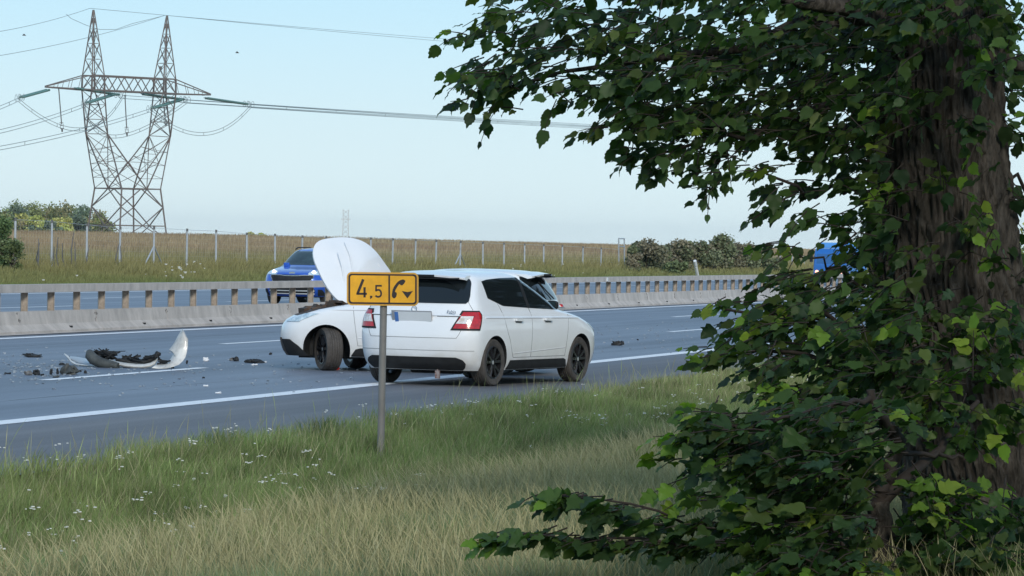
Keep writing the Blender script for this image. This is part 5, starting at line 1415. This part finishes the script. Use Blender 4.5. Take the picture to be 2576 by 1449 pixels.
SGN = at_D(957.5, 1140, 9.8)
def build_grass():
    r = np.random.default_rng(3)
    G1 = np.array([.145, .215, .075]); G2 = np.array([.23, .285, .105]); G3 = np.array([.25, .30, .13]); S1 = np.array([.37, .36, .205]); S2 = np.array([.30, .29, .165]); G4 = np.array([.20, .26, .16])
    # green verge
    u, D = near_pts(330000, 4.6, 11.25, 18, 110, 1)
    n = len(u); q = vnoise(u * .6, D * .9, 2); dens = vnoise(u * 1.7, D * 2.2, 6)
    edge = np.clip((11.3 - D + (dens - .5) * .35) / 1.4, .0, 1)
    keep = (r.random(n) < (.35 + .65 * edge)); u, D, q, dens, edge = u[keep], D[keep], q[keep], dens[keep], edge[keep]; n = len(u)
    cm = (.55 + .75 * vnoise(u * 2.2, D * 3.2, 91) + .35 * (vnoise(u * 5.5, D * 7, 92) - .5))[:, None]
    h = (.04 + .22 * dens + .12 * r.random(n)) * (.75 + .25 * edge); k = (q + r.normal(0, .18, n)).clip(0, 1)[:, None]
    col = (G1 * (1 - k) + G2 * k) * r.uniform(.75, 1.25, (n, 1)); dry = r.random(n) < .20 + .25 * (vnoise(u * .35, D * .5, 12) > .58) + .35 * np.clip((7.6 - D) / 2, 0, 1)
    col[dry] = (S2 * r.uniform(.7, 1.1, (n, 1)))[dry]
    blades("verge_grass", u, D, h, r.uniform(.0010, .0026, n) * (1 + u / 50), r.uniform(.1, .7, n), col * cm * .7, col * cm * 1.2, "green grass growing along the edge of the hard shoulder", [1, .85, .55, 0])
    # bank of dry meadow grass in front
    u, D = near_pts(680000, 1.0, 7.3, 17, 70, 2)
    n = len(u); q = vnoise(u * .5, D * .8, 7); bd = np.clip((7.2 - D + (vnoise(u * .9, D * 1.2, 9) - .5) * 1.8) / 1.8, 0, 1)
    keep = r.random(n) < .25 + .75 * bd; u, D, q, bd = u[keep], D[keep], q[keep], bd[keep]; n = len(u)
    h = .10 + .20 * vnoise(u * 1.3, D * 1.6, 5) + .12 * r.random(n)
    g = r.random(n) < 1.0 - .32 * q + .3 * (1 - bd)
    col = (S1 * r.uniform(.65, 1.1, (n, 1))) * (1 - .2 * q[:, None]); gc = (G3 * .5 + G1 * .5) * r.uniform(.7, 1.4, (n, 1)); gp = G4 * r.uniform(.7, 1.3, (n, 1))
    patch = (vnoise(u * .30 + 5, D * .45, 14) > .60) & (r.random(n) < .6)
    col[g] = gc[g]; col[patch] = gp[patch]
    cm = (.68 + .5 * vnoise(u * 1.6, D * 2.4, 93) + .3 * (vnoise(u * 5, D * 7, 94) - .5))[:, None]; col = col * cm
    h[g] *= .78
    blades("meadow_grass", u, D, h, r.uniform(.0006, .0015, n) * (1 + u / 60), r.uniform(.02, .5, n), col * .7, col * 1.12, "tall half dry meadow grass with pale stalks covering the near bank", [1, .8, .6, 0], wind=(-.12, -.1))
    # seed heads
    u, D = near_pts(48000, 1.0, 6.9, 17, 70, 22); n = len(u)
    col = S1 * r.uniform(.85, 1.25, (n, 1)) * np.array([1.05, 1, 1.0]); h = .22 + .20 * r.random(n)
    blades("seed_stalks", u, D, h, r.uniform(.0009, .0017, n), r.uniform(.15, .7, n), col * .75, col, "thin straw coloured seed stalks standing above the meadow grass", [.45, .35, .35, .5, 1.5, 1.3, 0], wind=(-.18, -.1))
    # dry stalks standing in the green verge
    u, D = near_pts(9000, 6.8, 11.0, 18, 90, 36); n = len(u); m = vnoise(u * .8, D * 1.1, 55) > .45; u, D = u[m], D[m]; n = len(u)
    col = S1 * r.uniform(.7, 1.15, (n, 1)); h = .16 + .22 * r.random(n)
    blades("verge_stalks", u, D, h, r.uniform(.0010, .0018, n), r.uniform(.1, .6, n), col * .75, col, "dry pale stalks mixed into the green verge grass", [.5, .4, .4, 1.4, 0], wind=(-.1, -.1))
    # taller weeds on the shoulder edge
    u, D = near_pts(1500, 9.2, 11.3, 20, 90, 31); n = len(u)
    col = np.where(r.random((n, 1)) < .5, G3 * 1.1, S2) * r.uniform(.8, 1.3, (n, 1)); h = .2 + .32 * r.random(n) ** 2
    blades("edge_weeds", u, D, h, r.uniform(.0012, .0024, n), r.uniform(.0, .5, n), col, col * 1.2, "thin tall weeds sticking up along the shoulder edge", [.6, .5, .6, 1.3, 0])
    # white umbels
    u, D = near_pts(900, 7.0, 11.2, 20, 90, 41); m = vnoise(u * .5, D * .8, 77) > .42; u, D = u[m], D[m]; n = len(u)
    mb = MB(); rr = random.Random(8)
    for a, b in zip(u, D):
        p = RW(a, b, float(gz(a, b))); H = rr.uniform(.10, .27); t = p + Vector((rr.gauss(0, .01), 0, H))
        for _ in range(rr.randint(2, 5)):
            c = t + Vector((rr.gauss(0, .022), rr.gauss(0, .02), rr.gauss(.01, .008))); s_ = rr.uniform(.006, .012)
            mb.box(c, (s_ * 1.6, s_ * 1.4, s_ * .6), Matrix.Rotation(rr.uniform(0, 3), 3, 'Z'))
    mb.build("wildflowers", M['flower'], None, fix=False, label="small white wildflowers scattered in the verge grass", cat="flowers", kind="stuff")
    # far verge beyond the second carriageway
    def far_pts(n, D0, D1, z0, z1, seed):
        r_ = np.random.default_rng(seed); ou = []; oD = []; tot = 0
        while tot < n:
            D = r_.uniform(D0, D1, n * 2); iz = r_.uniform(1 / z1, 1 / z0, n * 2); z = 1 / iz; u = (z - D * SP) / CP
            P = np.stack([u * SP - D * CP, u * CP + D * SP, gz(u, D) + .3], -1); m, _, _, _ = frustum_mask(P, 60, 60); ou.append(u[m]); oD.append(D[m]); tot += m.sum()
        return np.concatenate(ou)[:n], np.concatenate(oD)[:n]
    u, D = far_pts(60000, 49.6, 60, 110, 900, 51); n = len(u); z = u * CP + D * SP
    k = vnoise(u * .12, D * .5, 8)[:, None]; tdry = np.clip((D[:, None] - 50.5) / 6, 0, 1) * .75
    col = (np.array([.13, .175, .06]) * (1 - k) + np.array([.21, .22, .09]) * k); col = col * (1 - tdry) + np.array([.30, .25, .12]) * tdry; col *= r.uniform(.75, 1.3, (n, 1))
    h = .15 + .55 * (.4 + vnoise(u * .4, D * .8, 9)) * np.clip((D - 51.5) / 5, 0, 1) + .12 * r.random(n)
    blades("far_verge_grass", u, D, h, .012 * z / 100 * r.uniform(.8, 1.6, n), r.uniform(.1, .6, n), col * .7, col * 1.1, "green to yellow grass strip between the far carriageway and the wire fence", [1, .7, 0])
    # ripe field
    u, D = far_pts(150000, 58.5, 128, 130, 1500, 61); n = len(u); z = u * CP + D * SP
    k = vnoise(u * .05, D * .15, 18)[:, None]; kk = vnoise(u * .8, D * .8, 28)[:, None]
    col = np.array([.27, .195, .13]) * (1 - k) + np.array([.35, .285, .18]) * k
    near = np.clip((72 - D) / 12, 0, 1)[:, None]; col = col * (1 - near * .85) + np.array([.22, .215, .10]) * near * .85
    top = np.clip((D - 112) / 6, 0, 1)[:, None]; col = col * (1 - top * .55) + np.array([.13, .095, .05]) * top * .55
    col *= r.uniform(.7, 1.3, (n, 1)) * (.85 + .3 * kk)
    h = .35 + .45 * vnoise(u * .3, D * .3, 19) * (D < 110) + .35 * r.random(n) + .25 * (D > 112)
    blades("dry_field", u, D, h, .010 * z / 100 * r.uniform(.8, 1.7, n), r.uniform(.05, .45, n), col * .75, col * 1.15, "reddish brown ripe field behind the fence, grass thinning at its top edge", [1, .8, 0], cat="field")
    u, D = far_pts(26000, 126, 150, 200, 2500, 71); n = len(u); z = u * CP + D * SP
    col = np.array([.30, .27, .13]) * r.uniform(.7, 1.25, (n, 1)); h = .45 + .45 * r.random(n) ** 2
    blades("field_crest_grass", u, D, h, .008 * z / 100 * r.uniform(.8, 1.6, n), r.uniform(.05, .4, n), col, col * 1.15, "pale wispy grass along the crest of the field against the sky", [1, .8, 0], cat="field")
    # pale flowers at the far verge
    mb = MB(); rr = random.Random(18)
    for _ in range(45):
        px = rr.choice([rr.gauss(465, 30), rr.gauss(465, 30), rr.gauss(1300, 90), rr.uniform(80, 1700)]); Dd = rr.uniform(51, 56); p = at_D(px, 690, Dd); a, b = uD(p)
        q = RW(a, b, float(gz(a, b)) + rr.uniform(.15, .7)); s_ = rr.uniform(.03, .075); mb.tube([q - Vector((0, 0, s_ * .4)), q + Vector((0, 0, s_ * .4))], [s_ * .6, s_], 6)
    mb.build("pale_umbels", M['flower'], None, fix=False, label="pale umbel flowers dotted in the grass before the wire fence", cat="flowers", kind="stuff")
build_grass()

# ------------------------------------------------------------------ shrubs and far trees
BOX = (np.array([(-.5, 0, 0), (0, -.5, .08), (.5, 0, 0), (0, .5, .1), (0, 0, .22)]), np.array([(0, 1, 4), (1, 2, 4), (2, 3, 4), (3, 0, 4)]))
def clump_tree(name, p, H, Wd, cols, seed, nleaf, ls, label, cat, group=None, trunk_h=.25, lumps=9, matk='farleaf', depth_w=None):
    r = np.random.default_rng(seed)
    root = empty(name, p, 0, label=label, cat=cat, group=group); cols = np.array(cols)
    cen = []
    for k in range(lumps):
        a = r.uniform(0, 6.28); q = r.uniform(0, .5); z = r.uniform(trunk_h + .12, .88); ww = 1 - .55 * abs(z - .5)
        cen.append((math.cos(a) * q * Wd * ww, math.sin(a) * q * Wd * ww, z * H, r.uniform(.16, .30) * min(Wd, H)))
    cen.append((0, 0, H * .8, .2 * min(Wd, H)))
    P = []; C = []
    for (x, y, z, rad) in cen:
        n = int(nleaf / len(cen)); q = r.normal(0, 1, (n, 3)); q /= np.linalg.norm(q, axis=1, keepdims=True); q *= (r.random((n, 1)) ** .4) * rad * np.array([1.15, 1.15, .95])
        q += r.normal(0, .12 * rad, (n, 3)); P.append(q + np.array([x, y, z])); C.append(np.tile(cols[r.integers(0, len(cols))], (n, 1)) * r.uniform(.85, 1.15))
    P = np.concatenate(P); C = np.concatenate(C); m = P[:, 2] > .02; P = P[m]; C = C[m]; n = len(P)
    ya = r.normal(0, 1, (n, 3)); nm = r.normal(0, .7, (n, 3)) + np.array([0, 0, .8])
    V, F, CC = inst(BOX, P, rot_from(ya, nm), ls * r.uniform(.6, 1.4, n), C * r.uniform(.75, 1.3, (n, 1)))
    np_mesh("crown", V, F, M[matk], CC, root)
    mb = MB(); t0 = Vector((0, 0, -.1))
    mb.tube([t0, Vector((0, 0, H * .45)), Vector((.05 * H, 0, H * .75))], [.035 * H, .025 * H, .008 * H], 7)
    for (x, y, z, rad) in cen[:6]: mb.tube([Vector((0, 0, H * .25)), Vector((x * .6, y * .6, z * .8)), Vector((x, y, z))], [.018 * H, .012 * H, .004 * H], 5)
    mb.build("trunk", M['fbark'], root, smooth=50)
    return root
def wood():
    OL = [(.22, .25, .10), (.27, .27, .12), (.19, .24, .10), (.30, .27, .13)]; YE = [(.42, .46, .14), (.48, .47, .16)]; BG = [(.16, .21, .13), (.14, .18, .12)]  # distance haze put into these lightened foliage tones
    spec = [ # px, top_py, width_px, depth, palette, label
        (-20, 520, 70, 960, OL, "olive tree at the left picture edge in the far wood"), (38, 516, 66, 1000, BG, "blue-green tree behind the yellow ones in the far wood"), (85, 512, 70, 1030, OL, "olive crown left of the highest one in the far wood"), (130, 514, 60, 1040, OL, "rounded olive tree in the middle of the far wood's skyline"),
        (172, 509, 64, 1030, OL, "highest olive crown of the far wood"), (212, 518, 60, 1010, BG, "dark green crown right of the highest one, beside the pylon's left leg"), (245, 537, 56, 990, OL, "olive crown stepping down between the pylon's legs"), (272, 556, 48, 960, OL, "low rightmost crown of the far wood behind the pylon foot"),
        (60, 545, 50, 880, OL, "brownish tree in the front row of the far wood at left"), (95, 540, 62, 860, YE, "large yellow-green tree in front of the far wood"), (148, 548, 46, 850, YE, "smaller yellow-green tree in front of the far wood"), (190, 542, 60, 870, BG, "grey-green tree right of the yellow-green ones"),
        (232, 553, 54, 880, OL, "hazy green tree behind the pylon's left leg"), (120, 560, 50, 830, BG, "low dark bushy tree between the two yellow-green ones"), (20, 556, 60, 850, OL, "dull olive tree behind the bush at the left edge"), (655, 586, 44, 700, YE, "small pale tree top peeping over the field crest"), (520, 590, 30, 1300, OL, "tiny dark tree top on the field crest right of the pylon")]
    for i, (px, ty, w, Y, pal, lab) in enumerate(spec):
        S = F_PX / Y; base = at_depth(px, 600, Y); top = at_depth(px, ty, Y); H = top.z - 1.5; W_ = w / S * 1.75
        clump_tree("wood_tree", (base.x, Y, 1.5), H, W_, pal, 100 + i, 3000, .5 if Y > 800 else .3, lab, "tree", "trees of the far wood", lumps=15, trunk_h=-.1)
wood()
def shrubs():
    DG = [(.17, .19, .11), (.19, .185, .12), (.15, .175, .095), (.21, .19, .13)]
    def put(px, ty, wpx, D, pal, lab, seed, nl, ls, grp=None, name="shrub"):
        p = at_D(px, 690, D); u, d = uD(p); g = float(gz(u, d)); S = F_PX / p.y; top = at_D(px, ty, D); H = max(.4, top.z - g)
        clump_tree(name, (p.x, p.y, g - .05), H, wpx / S, pal, seed, nl, ls, lab, "shrub", grp, trunk_h=-.05, lumps=12)
    put(6, 530, 92, 56.4, [(.08, .14, .06), (.11, .17, .07), (.16, .20, .10)], "leafy green bush at the left picture edge in front of the fence", 201, 5200, .085, name="roadside_bush")
    put(30, 600, 60, 55.6, [(.12, .15, .06), (.09, .12, .05)], "low pale green bush at the foot of the left edge bush", 202, 1500, .08, name="roadside_bush")
    for i, (px, ty, w, D, lab) in enumerate([(1590, 622, 40, 54.6, "small sparse brownish shrub just right of the tall steel frame"), (1625, 616, 70, 54.8, "brown-tinged shrub at the left of the hedge"), (1665, 628, 60, 55, "low rounded part of the hedge left of the marker post"), (1710, 614, 80, 54.5, "dark shrub of the hedge right behind the marker post"),
            (1765, 612, 84, 55, "grey-green shrub right of the marker post"), (1815, 602, 80, 54.6, "tallest spiky shrub of the hedge"), (1862, 618, 80, 55, "dense green shrub near the hedge's right end"), (1905, 636, 70, 54.8, "low shrub falling away at the hedge's right end"), (1700, 655, 60, 52.6, "low bright bush in front of the hedge near the marker post"), (1945, 655, 50, 54, "last low bush beside the leaves of the near tree")]):
        put(px, ty - (6 if i != 8 else 0), w * 1.2, D, DG if i != 8 else [(.15, .19, .09)], lab, 210 + i, 4200, .17, "shrubs of the hedge behind the fence")
    # sunlit bush right behind the big trunk
    p = at_depth(2660, 690, 48); clump_tree("sunlit_bush", (p.x, 48, .1), at_depth(2660, 545, 48).z, 1.6, [(.34, .36, .13), (.28, .33, .09)], 231, 2500, .07, "pale yellow-green bush glimpsed at the right edge behind the trunk", "shrub", None, trunk_h=-.05, lumps=12)
    # bare stalks at the fence
    r = random.Random(6); mb = MB()
    for px, tp in ((92, 600), (150, 596), (165, 612), (183, 575), (190, 608), (220, 616), (296, 612), (300, 618), (105, 610), (140, 620)):
        b = at_D(px, 690, 56.6); t = at_D(px + r.uniform(-8, 8), tp, 56.6); m_ = b.lerp(t, .5) + Vector((r.gauss(0, .1), 0, 0)); mb.tube([b, m_, t], [.035, .03, .015], 5)
    mb.build("dead_stalks", M['darkst'], None, label="dark dead plant stalks standing along the left part of the fence", cat="weeds", kind="stuff")
shrubs()

# ------------------------------------------------------------------ unseen row trees: some reflect in the car glass, some added for shade
def side_trees():
    for i, (x, y, H, lab) in enumerate([(13, 53, 15, "row tree right of the picture, reflected in the windows of the parked car"), (15.5, 62, 16, "second row tree right of the picture beyond the first"), (18.5, 72, 16, "third row tree right of the picture"), (22, 84, 16, "fourth row tree right of the picture"), (19, 22, 10, "row tree outside the picture behind the big trunk"), (10.5, 0, 18, "unseen row tree added beside the camera to shade the big trunk"), (16, 5, 17, "unseen row tree added right of the camera for shade"), (14, -13, 18, "unseen row tree added behind the camera on the right for shade")]):
        clump_tree("row_tree", (x, y, .2), H, min(8.5, H * .62), [(.03, .05, .02), (.04, .06, .025)], 300 + i, 5200, .42, lab, "tree", "row of trees beside the road", trunk_h=.08, lumps=16)
side_trees()

# ------------------------------------------------------------------ wreckage on the road
def zz(x, y, ox, oy, k): return ((ox + x / k) / 1.325, (oy + y / k) / 1.325)
def ribbon(mb, pts, th=.012):
    """pts: (px_bottom, py_bottom, px_top, py_top, depth_bottom, depth_top)"""
    B = [at_depth(a, b, d) for a, b, c, e, d, f in pts]; T = [at_depth(c, e, f) for a, b, c, e, d, f in pts]; n = len(pts); R = 5
    V = []
    for i in range(n):
        nx = Vector((0, -th, 0))
        for j in range(R + 1):
            t = j / R; p = B[i].lerp(T[i], t) + Vector((0, -.05 * math.sin(math.pi * t), 0)); V += [p, p - nx]
    F = []
    w = 2 * (R + 1)
    for i in range(n - 1):
        for j in range(R):
            a = i * w + 2 * j
            F += [(a, a + w, a + w + 2, a + 2), (a + 1, a + 3, a + w + 3, a + w + 1)]
        a = i * w; F += [(a, a + 1, a + w + 1, a + w), (a + 2 * R, a + w + 2 * R, a + w + 2 * R + 1, a + 2 * R + 1)]
    F += [tuple([2 * j for j in range(R + 1)] + [2 * j + 1 for j in range(R, -1, -1)]), tuple([(n - 1) * w + 2 * j for j in range(R + 1)][::-1] + [(n - 1) * w + 2 * j + 1 for j in range(R + 1)])]
    mb.add(V, F)
def wreckage():
    Yb = on_ground(320, 926).y
    Z = lambda x, y: zz(x, y, 200, 1080, 5.367)
    # torn bumper: outlines read from the photograph, laid out with real depth on the road
    c = on_ground(330, 926); root = empty("torn_bumper", c, 0, label="torn white front bumper lying on the road with one end standing up", cat="bumper"); org = Vector(root.location)
    def fin(mb): mb.v = [tuple(Vector(v) - org) for v in mb.v]
    def R(pts): return [(*Z(a, b), *Z(c_, d), e, f) for a, b, c_, d, e, f in pts]
    mb = MB(); ribbon(mb, R([(85, 545, 78, 522, Yb + .9, Yb + .9), (130, 610, 150, 570, Yb + .75, Yb + .8), (200, 690, 205, 650, Yb + .55, Yb + .6), (270, 735, 290, 700, Yb + .4, Yb + .45), (380, 745, 400, 720, Yb + .3, Yb + .3), (560, 760, 570, 735, Yb + .2, Yb + .2), (700, 770, 700, 745, Yb + .1, Yb + .1)])); fin(mb); mb.build("left_strip", M['cream'], root, smooth=45)
    mb = MB(); ribbon(mb, R([(880, 660, 880, 632, Yb + .02, Yb + .06), (1000, 740, 990, 662, Yb, Yb + .05), (1150, 775, 1150, 690, Yb, Yb + .05), (1350, 792, 1350, 712, Yb, Yb + .05), (1500, 792, 1510, 715, Yb, Yb + .05), (1620, 770, 1620, 690, Yb + .02, Yb + .1), (1700, 725, 1700, 640, Yb + .1, Yb + .2), (1750, 640, 1755, 585, Yb + .2, Yb + .3)])); fin(mb); mb.build("centre_skin", M['cream'], root, smooth=45)
    mb = MB(); ribbon(mb, R([(1640, 785, 1740, 715, Yb, Yb + .15), (1760, 800, 1870, 715, Yb, Yb + .18), (1900, 795, 1935, 680, Yb, Yb + .2), (2030, 765, 1985, 610, Yb + .03, Yb + .24), (2130, 725, 2035, 520, Yb + .07, Yb + .28), (2200, 660, 1985, 478, Yb + .12, Yb + .3), (2245, 590, 1950, 462, Yb + .16, Yb + .3), (2270, 500, 2010, 385, Yb + .2, Yb + .32), (2285, 400, 2060, 305, Yb + .22, Yb + .33), (2290, 270, 2110, 205, Yb + .24, Yb + .34), (2255, 215, 2155, 130, Yb + .26, Yb + .35), (2225, 140, 2190, 88, Yb + .3, Yb + .36)])); fin(mb); mb.build("upright_end", M['cream'], root, smooth=45)
    mb = MB()
    path = [Z(530, 500), Z(540, 560), Z(600, 630), (Z(720, 690)), Z(860, 725), Z(1040, 755)]
    q = [at_depth(x, y, Yb - .02 + .22 - .05 * i) for i, (x, y) in enumerate(path)]; mb.tube(q, [.05, .075, .08, .075, .07, .05], 12); fin(mb); mb.build("black_lip", M['scrapg'], root, smooth=60)
    mb = MB(); q = [at_depth(*Z(x, y), Yb + .18) for x, y in ((1000, 640), (1100, 655), (1300, 690), (1500, 690), (1620, 660), (1700, 590), (1755, 530), (1770, 500))]; mb.tube(q, [.02, .035, .04, .04, .035, .03, .045, .035], 8); fin(mb); mb.build("inner_rail", M['scrap'], root, smooth=60)
    r = random.Random(3); mb = MB()
    for x0, y0, dx, dy, n in ((860, 560, 120, 60, 34), (780, 530, 60, 30, 12), (1250, 620, 120, 30, 20), (1450, 650, 120, 20, 14), (1640, 610, 50, 45, 14), (1860, 690, 50, 35, 14), (900, 740, 120, 30, 18), (1300, 730, 300, 12, 20)):
        for _ in range(int(n * .8)):
            x, y = Z(r.gauss(x0, dx * .6), r.gauss(y0, dy * .6)); y = min(y, 924); p = at_depth(x, y, Yb + r.uniform(.1, .4)) - org
            if p.z < .02: p.z = .03
            mb.box(p, (r.uniform(.05, .30), r.uniform(.006, .022), r.uniform(.008, .035)), Matrix.Rotation(r.gauss(0, .35), 3, 'Y') @ Matrix.Rotation(r.uniform(-.8, .8), 3, 'Z'))
    mb.build("broken_brackets", M['scrap'], root, fix=False)
    mb = MB(); ribbon(mb, R([(180, 640, 180, 575, Yb + .7, Yb + .8), (330, 690, 330, 590, Yb + .5, Yb + .75), (450, 705, 470, 620, Yb + .4, Yb + .7), (570, 700, 575, 680, Yb + .3, Yb + .5)])); fin(mb); mb.build("grille_skin", M['silver'], root, smooth=45)
    # separate pieces
    def shard(px, py, wpx, hpx, m, lab, seed, cat="car part", name="plastic_piece", flat=False, group="loose pieces of wreckage on the road"):
        g = on_ground(px, py); S = F_PX / g.y; w = wpx / S; h = hpx / S; r_ = random.Random(seed)
        root_ = MB(); n = 9; V = []
        for lv, (zf, rf) in enumerate(((0, .85), (.35, 1.0), (.8, .7), (1.0, .25))):
            for k in range(n):
                a = 2 * math.pi * k / n; rr = rf * r_.uniform(.55, 1.1); V.append((math.cos(a) * w / 2 * rr, math.sin(a) * w * .35 * rr, max(.002, h * zf * r_.uniform(.6, 1.15)) if lv else .003))
        F = [tuple(range(n))[::-1], tuple(range(3 * n, 4 * n))]
        for lv in range(3):
            for k in range(n): F.append((lv * n + k, lv * n + (k + 1) % n, (lv + 1) * n + (k + 1) % n, (lv + 1) * n + k))
        root_.add(V, F)
        for _ in range(3 if not flat else 1):
            root_.bar((r_.uniform(-.4, .4) * w, r_.uniform(-.2, .2) * w, h * .3), (r_.uniform(-.5, .5) * w, r_.uniform(-.2, .2) * w, h * r_.uniform(.7, 1.0)), .08 * w + .004, .02)
        o = root_.build(name, m, None, label=lab, cat=cat, group=group); o.location = g; return o
    B, Gm, Wm, Rm = M['scrap'], M['scrapg'], M['plwhite'], M['redpl']
    for i, (px, py, w, h, m, lab) in enumerate([
        (72, 893, 46, 4, B, "thin black strip lying farthest left, pale piece on top"), (85, 899, 50, 7, B, "flat black trim piece just in front of the thin strip at left"), (157, 919, 22, 6, B, "small dark flake left of the bumper's left tip"), (208, 913, 30, 5, Gm, "grey flat splinter under the bumper's left end"),
        (173, 942, 62, 26, Gm, "tent shaped dark green-grey panel lying in front of the bumper"), (200, 936, 14, 5, B, "small black chip touching the tent shaped panel at right"), (92, 944, 26, 14, B, "dark two-pronged bracket left of the tent shaped panel"), (72, 944, 24, 12, M['darkst'], "rusty dark bracket farthest left in the near debris"),
        (106, 946, 8, 6, B, "tiny black lump between the brackets"), (128, 943, 9, 16, B, "upright black tooth shaped chip"), (145, 942, 8, 15, B, "second upright black chip right of the tooth shaped one"), (140, 950, 20, 5, Gm, "low grey chip in front of the two upright ones"), (215, 940, 10, 8, B, "round black lump between the tent shaped panel and the dashed line"), (18, 941, 24, 3, B, "thin black sliver near the left picture edge"),
        (517, 909, 19, 10, Wm, "white capped plastic piece between the bumper and the wrecked car"), (594, 909, 18, 12, B, "black box shaped part right of the white capped piece"), (582, 908, 14, 9, M['darkst'], "grey clip touching the black box shaped part"), (638, 913, 60, 10, B, "long shallow black tray lying left of the wrecked car"), (640, 919, 20, 2, Wm, "white sliver in front of the black tray"), (680, 893, 8, 6, B, "black pebble sized piece above right of the tray"),
        (548, 990, 16, 3, Wm, "white flat chip alone in the nearest lane"), (517, 972, 0.1 + 16, 3, Wm, "white flat chip below the end of the dashed line"), (512, 952, 7, 4, B, "small black speck below the white capped piece"), (1552, 869, 36, 12, B, "black torn rubber piece lying right of the parked car"), (1566, 868, 10, 9, B, "dark end lump of the torn rubber piece"), (470, 916, 5, 10, B, "black splinter standing by the bumper's right end"),
        (1605, 856, 6, 3, B, "tiny dark speck far right on the road"), (843, 931, 22, 7, Rm, "red plastic shards under the turned front wheel"), (883, 953, 9, 4, Wm, "white chip on the road below the wrecked car's sill"), (668, 912, 8, 3, Wm, "bright chip right of the black tray")]):
        shard(px, py, w, max(h, 3), m, lab, 400 + i)
    r = random.Random(12); mb = MB()
    for _ in range(620):
        k = r.random()
        if k < .6: px, py = r.gauss(110, 110), r.gauss(925, 17)
        elif k < .85: px, py = r.uniform(200, 900), r.gauss(935, 25)
        else: px, py = r.uniform(1500, 1750), r.gauss(840, 22)
        if py < 790: continue
        g = on_ground(px, py); s_ = r.uniform(.008, .028); u_, D_ = uD(g)
        if D_ < 11.3 or D_ > 26: continue
        mb.box((g.x, g.y, .004 + s_ * .25), (s_ * 1.4, s_, s_ * .5), Matrix.Rotation(r.uniform(0, 3), 3, 'Z'))
    mb.build("glass_crumbs", mat("glass_crumb", (.4, .46, .52), .2, col2=(.08, .10, .13), scale=3), None, fix=False, label="scattered crumbs of broken glass and plastic on the road", cat="debris", kind="stuff")
wreckage()

# birds, tiny in the sky
def bird(px, py, lab, seed):
    p = at_depth(px, py, 260); r = empty("bird", p, 0, label=lab, cat="bird", group="birds in the sky"); mb = MB()
    mb.tube([(-.14, 0, 0), (-.05, 0, .01), (.06, 0, .01), (.13, 0, 0)], [.01, .035, .035, .01], 7); mb.build("body", M['darkst'], r, smooth=60)
    for s in (1, -1):
        mb = MB(); mb.add([(.05, 0, .02), (-.05, 0, .02), (-.06, s * .12, .09), (.03, s * .12, .09), (-.08, s * .24, .05)], [(0, 1, 2, 3), (3, 2, 4)]); mb.add([(.05, 0, .012), (-.05, 0, .012), (-.06, s * .12, .082), (.03, s * .12, .082), (-.08, s * .24, .042)], [(3, 2, 1, 0), (4, 2, 3)]); mb.build("wing", M['darkst'], r, fix=False)
bird(597, 133, "tiny dark bird in the open sky right of the pylon", 1)
bird(61, 89, "tiny speck of a bird left of the pylon's left peak", 2)

# ------------------------------------------------------------------ haze
def haze():
    m = bpy.data.materials.new("haze"); m.use_nodes = True; nt = m.node_tree
    nt.nodes.remove(nt.nodes["Principled BSDF"]); v = nt.nodes.new("ShaderNodeVolumePrincipled")
    v.inputs["Color"].default_value = (.86, .93, 1, 1); v.inputs["Density"].default_value = 0.00006; v.inputs["Anisotropy"].default_value = 0.2
    nt.links.new(v.outputs[0], nt.nodes["Material Output"].inputs["Volume"])
    mb = MB(); mb.box((0, 3300, 19.0), (6000, 7400, 44)); o = mb.build("haze", m, None, kind="stuff"); return o
haze()
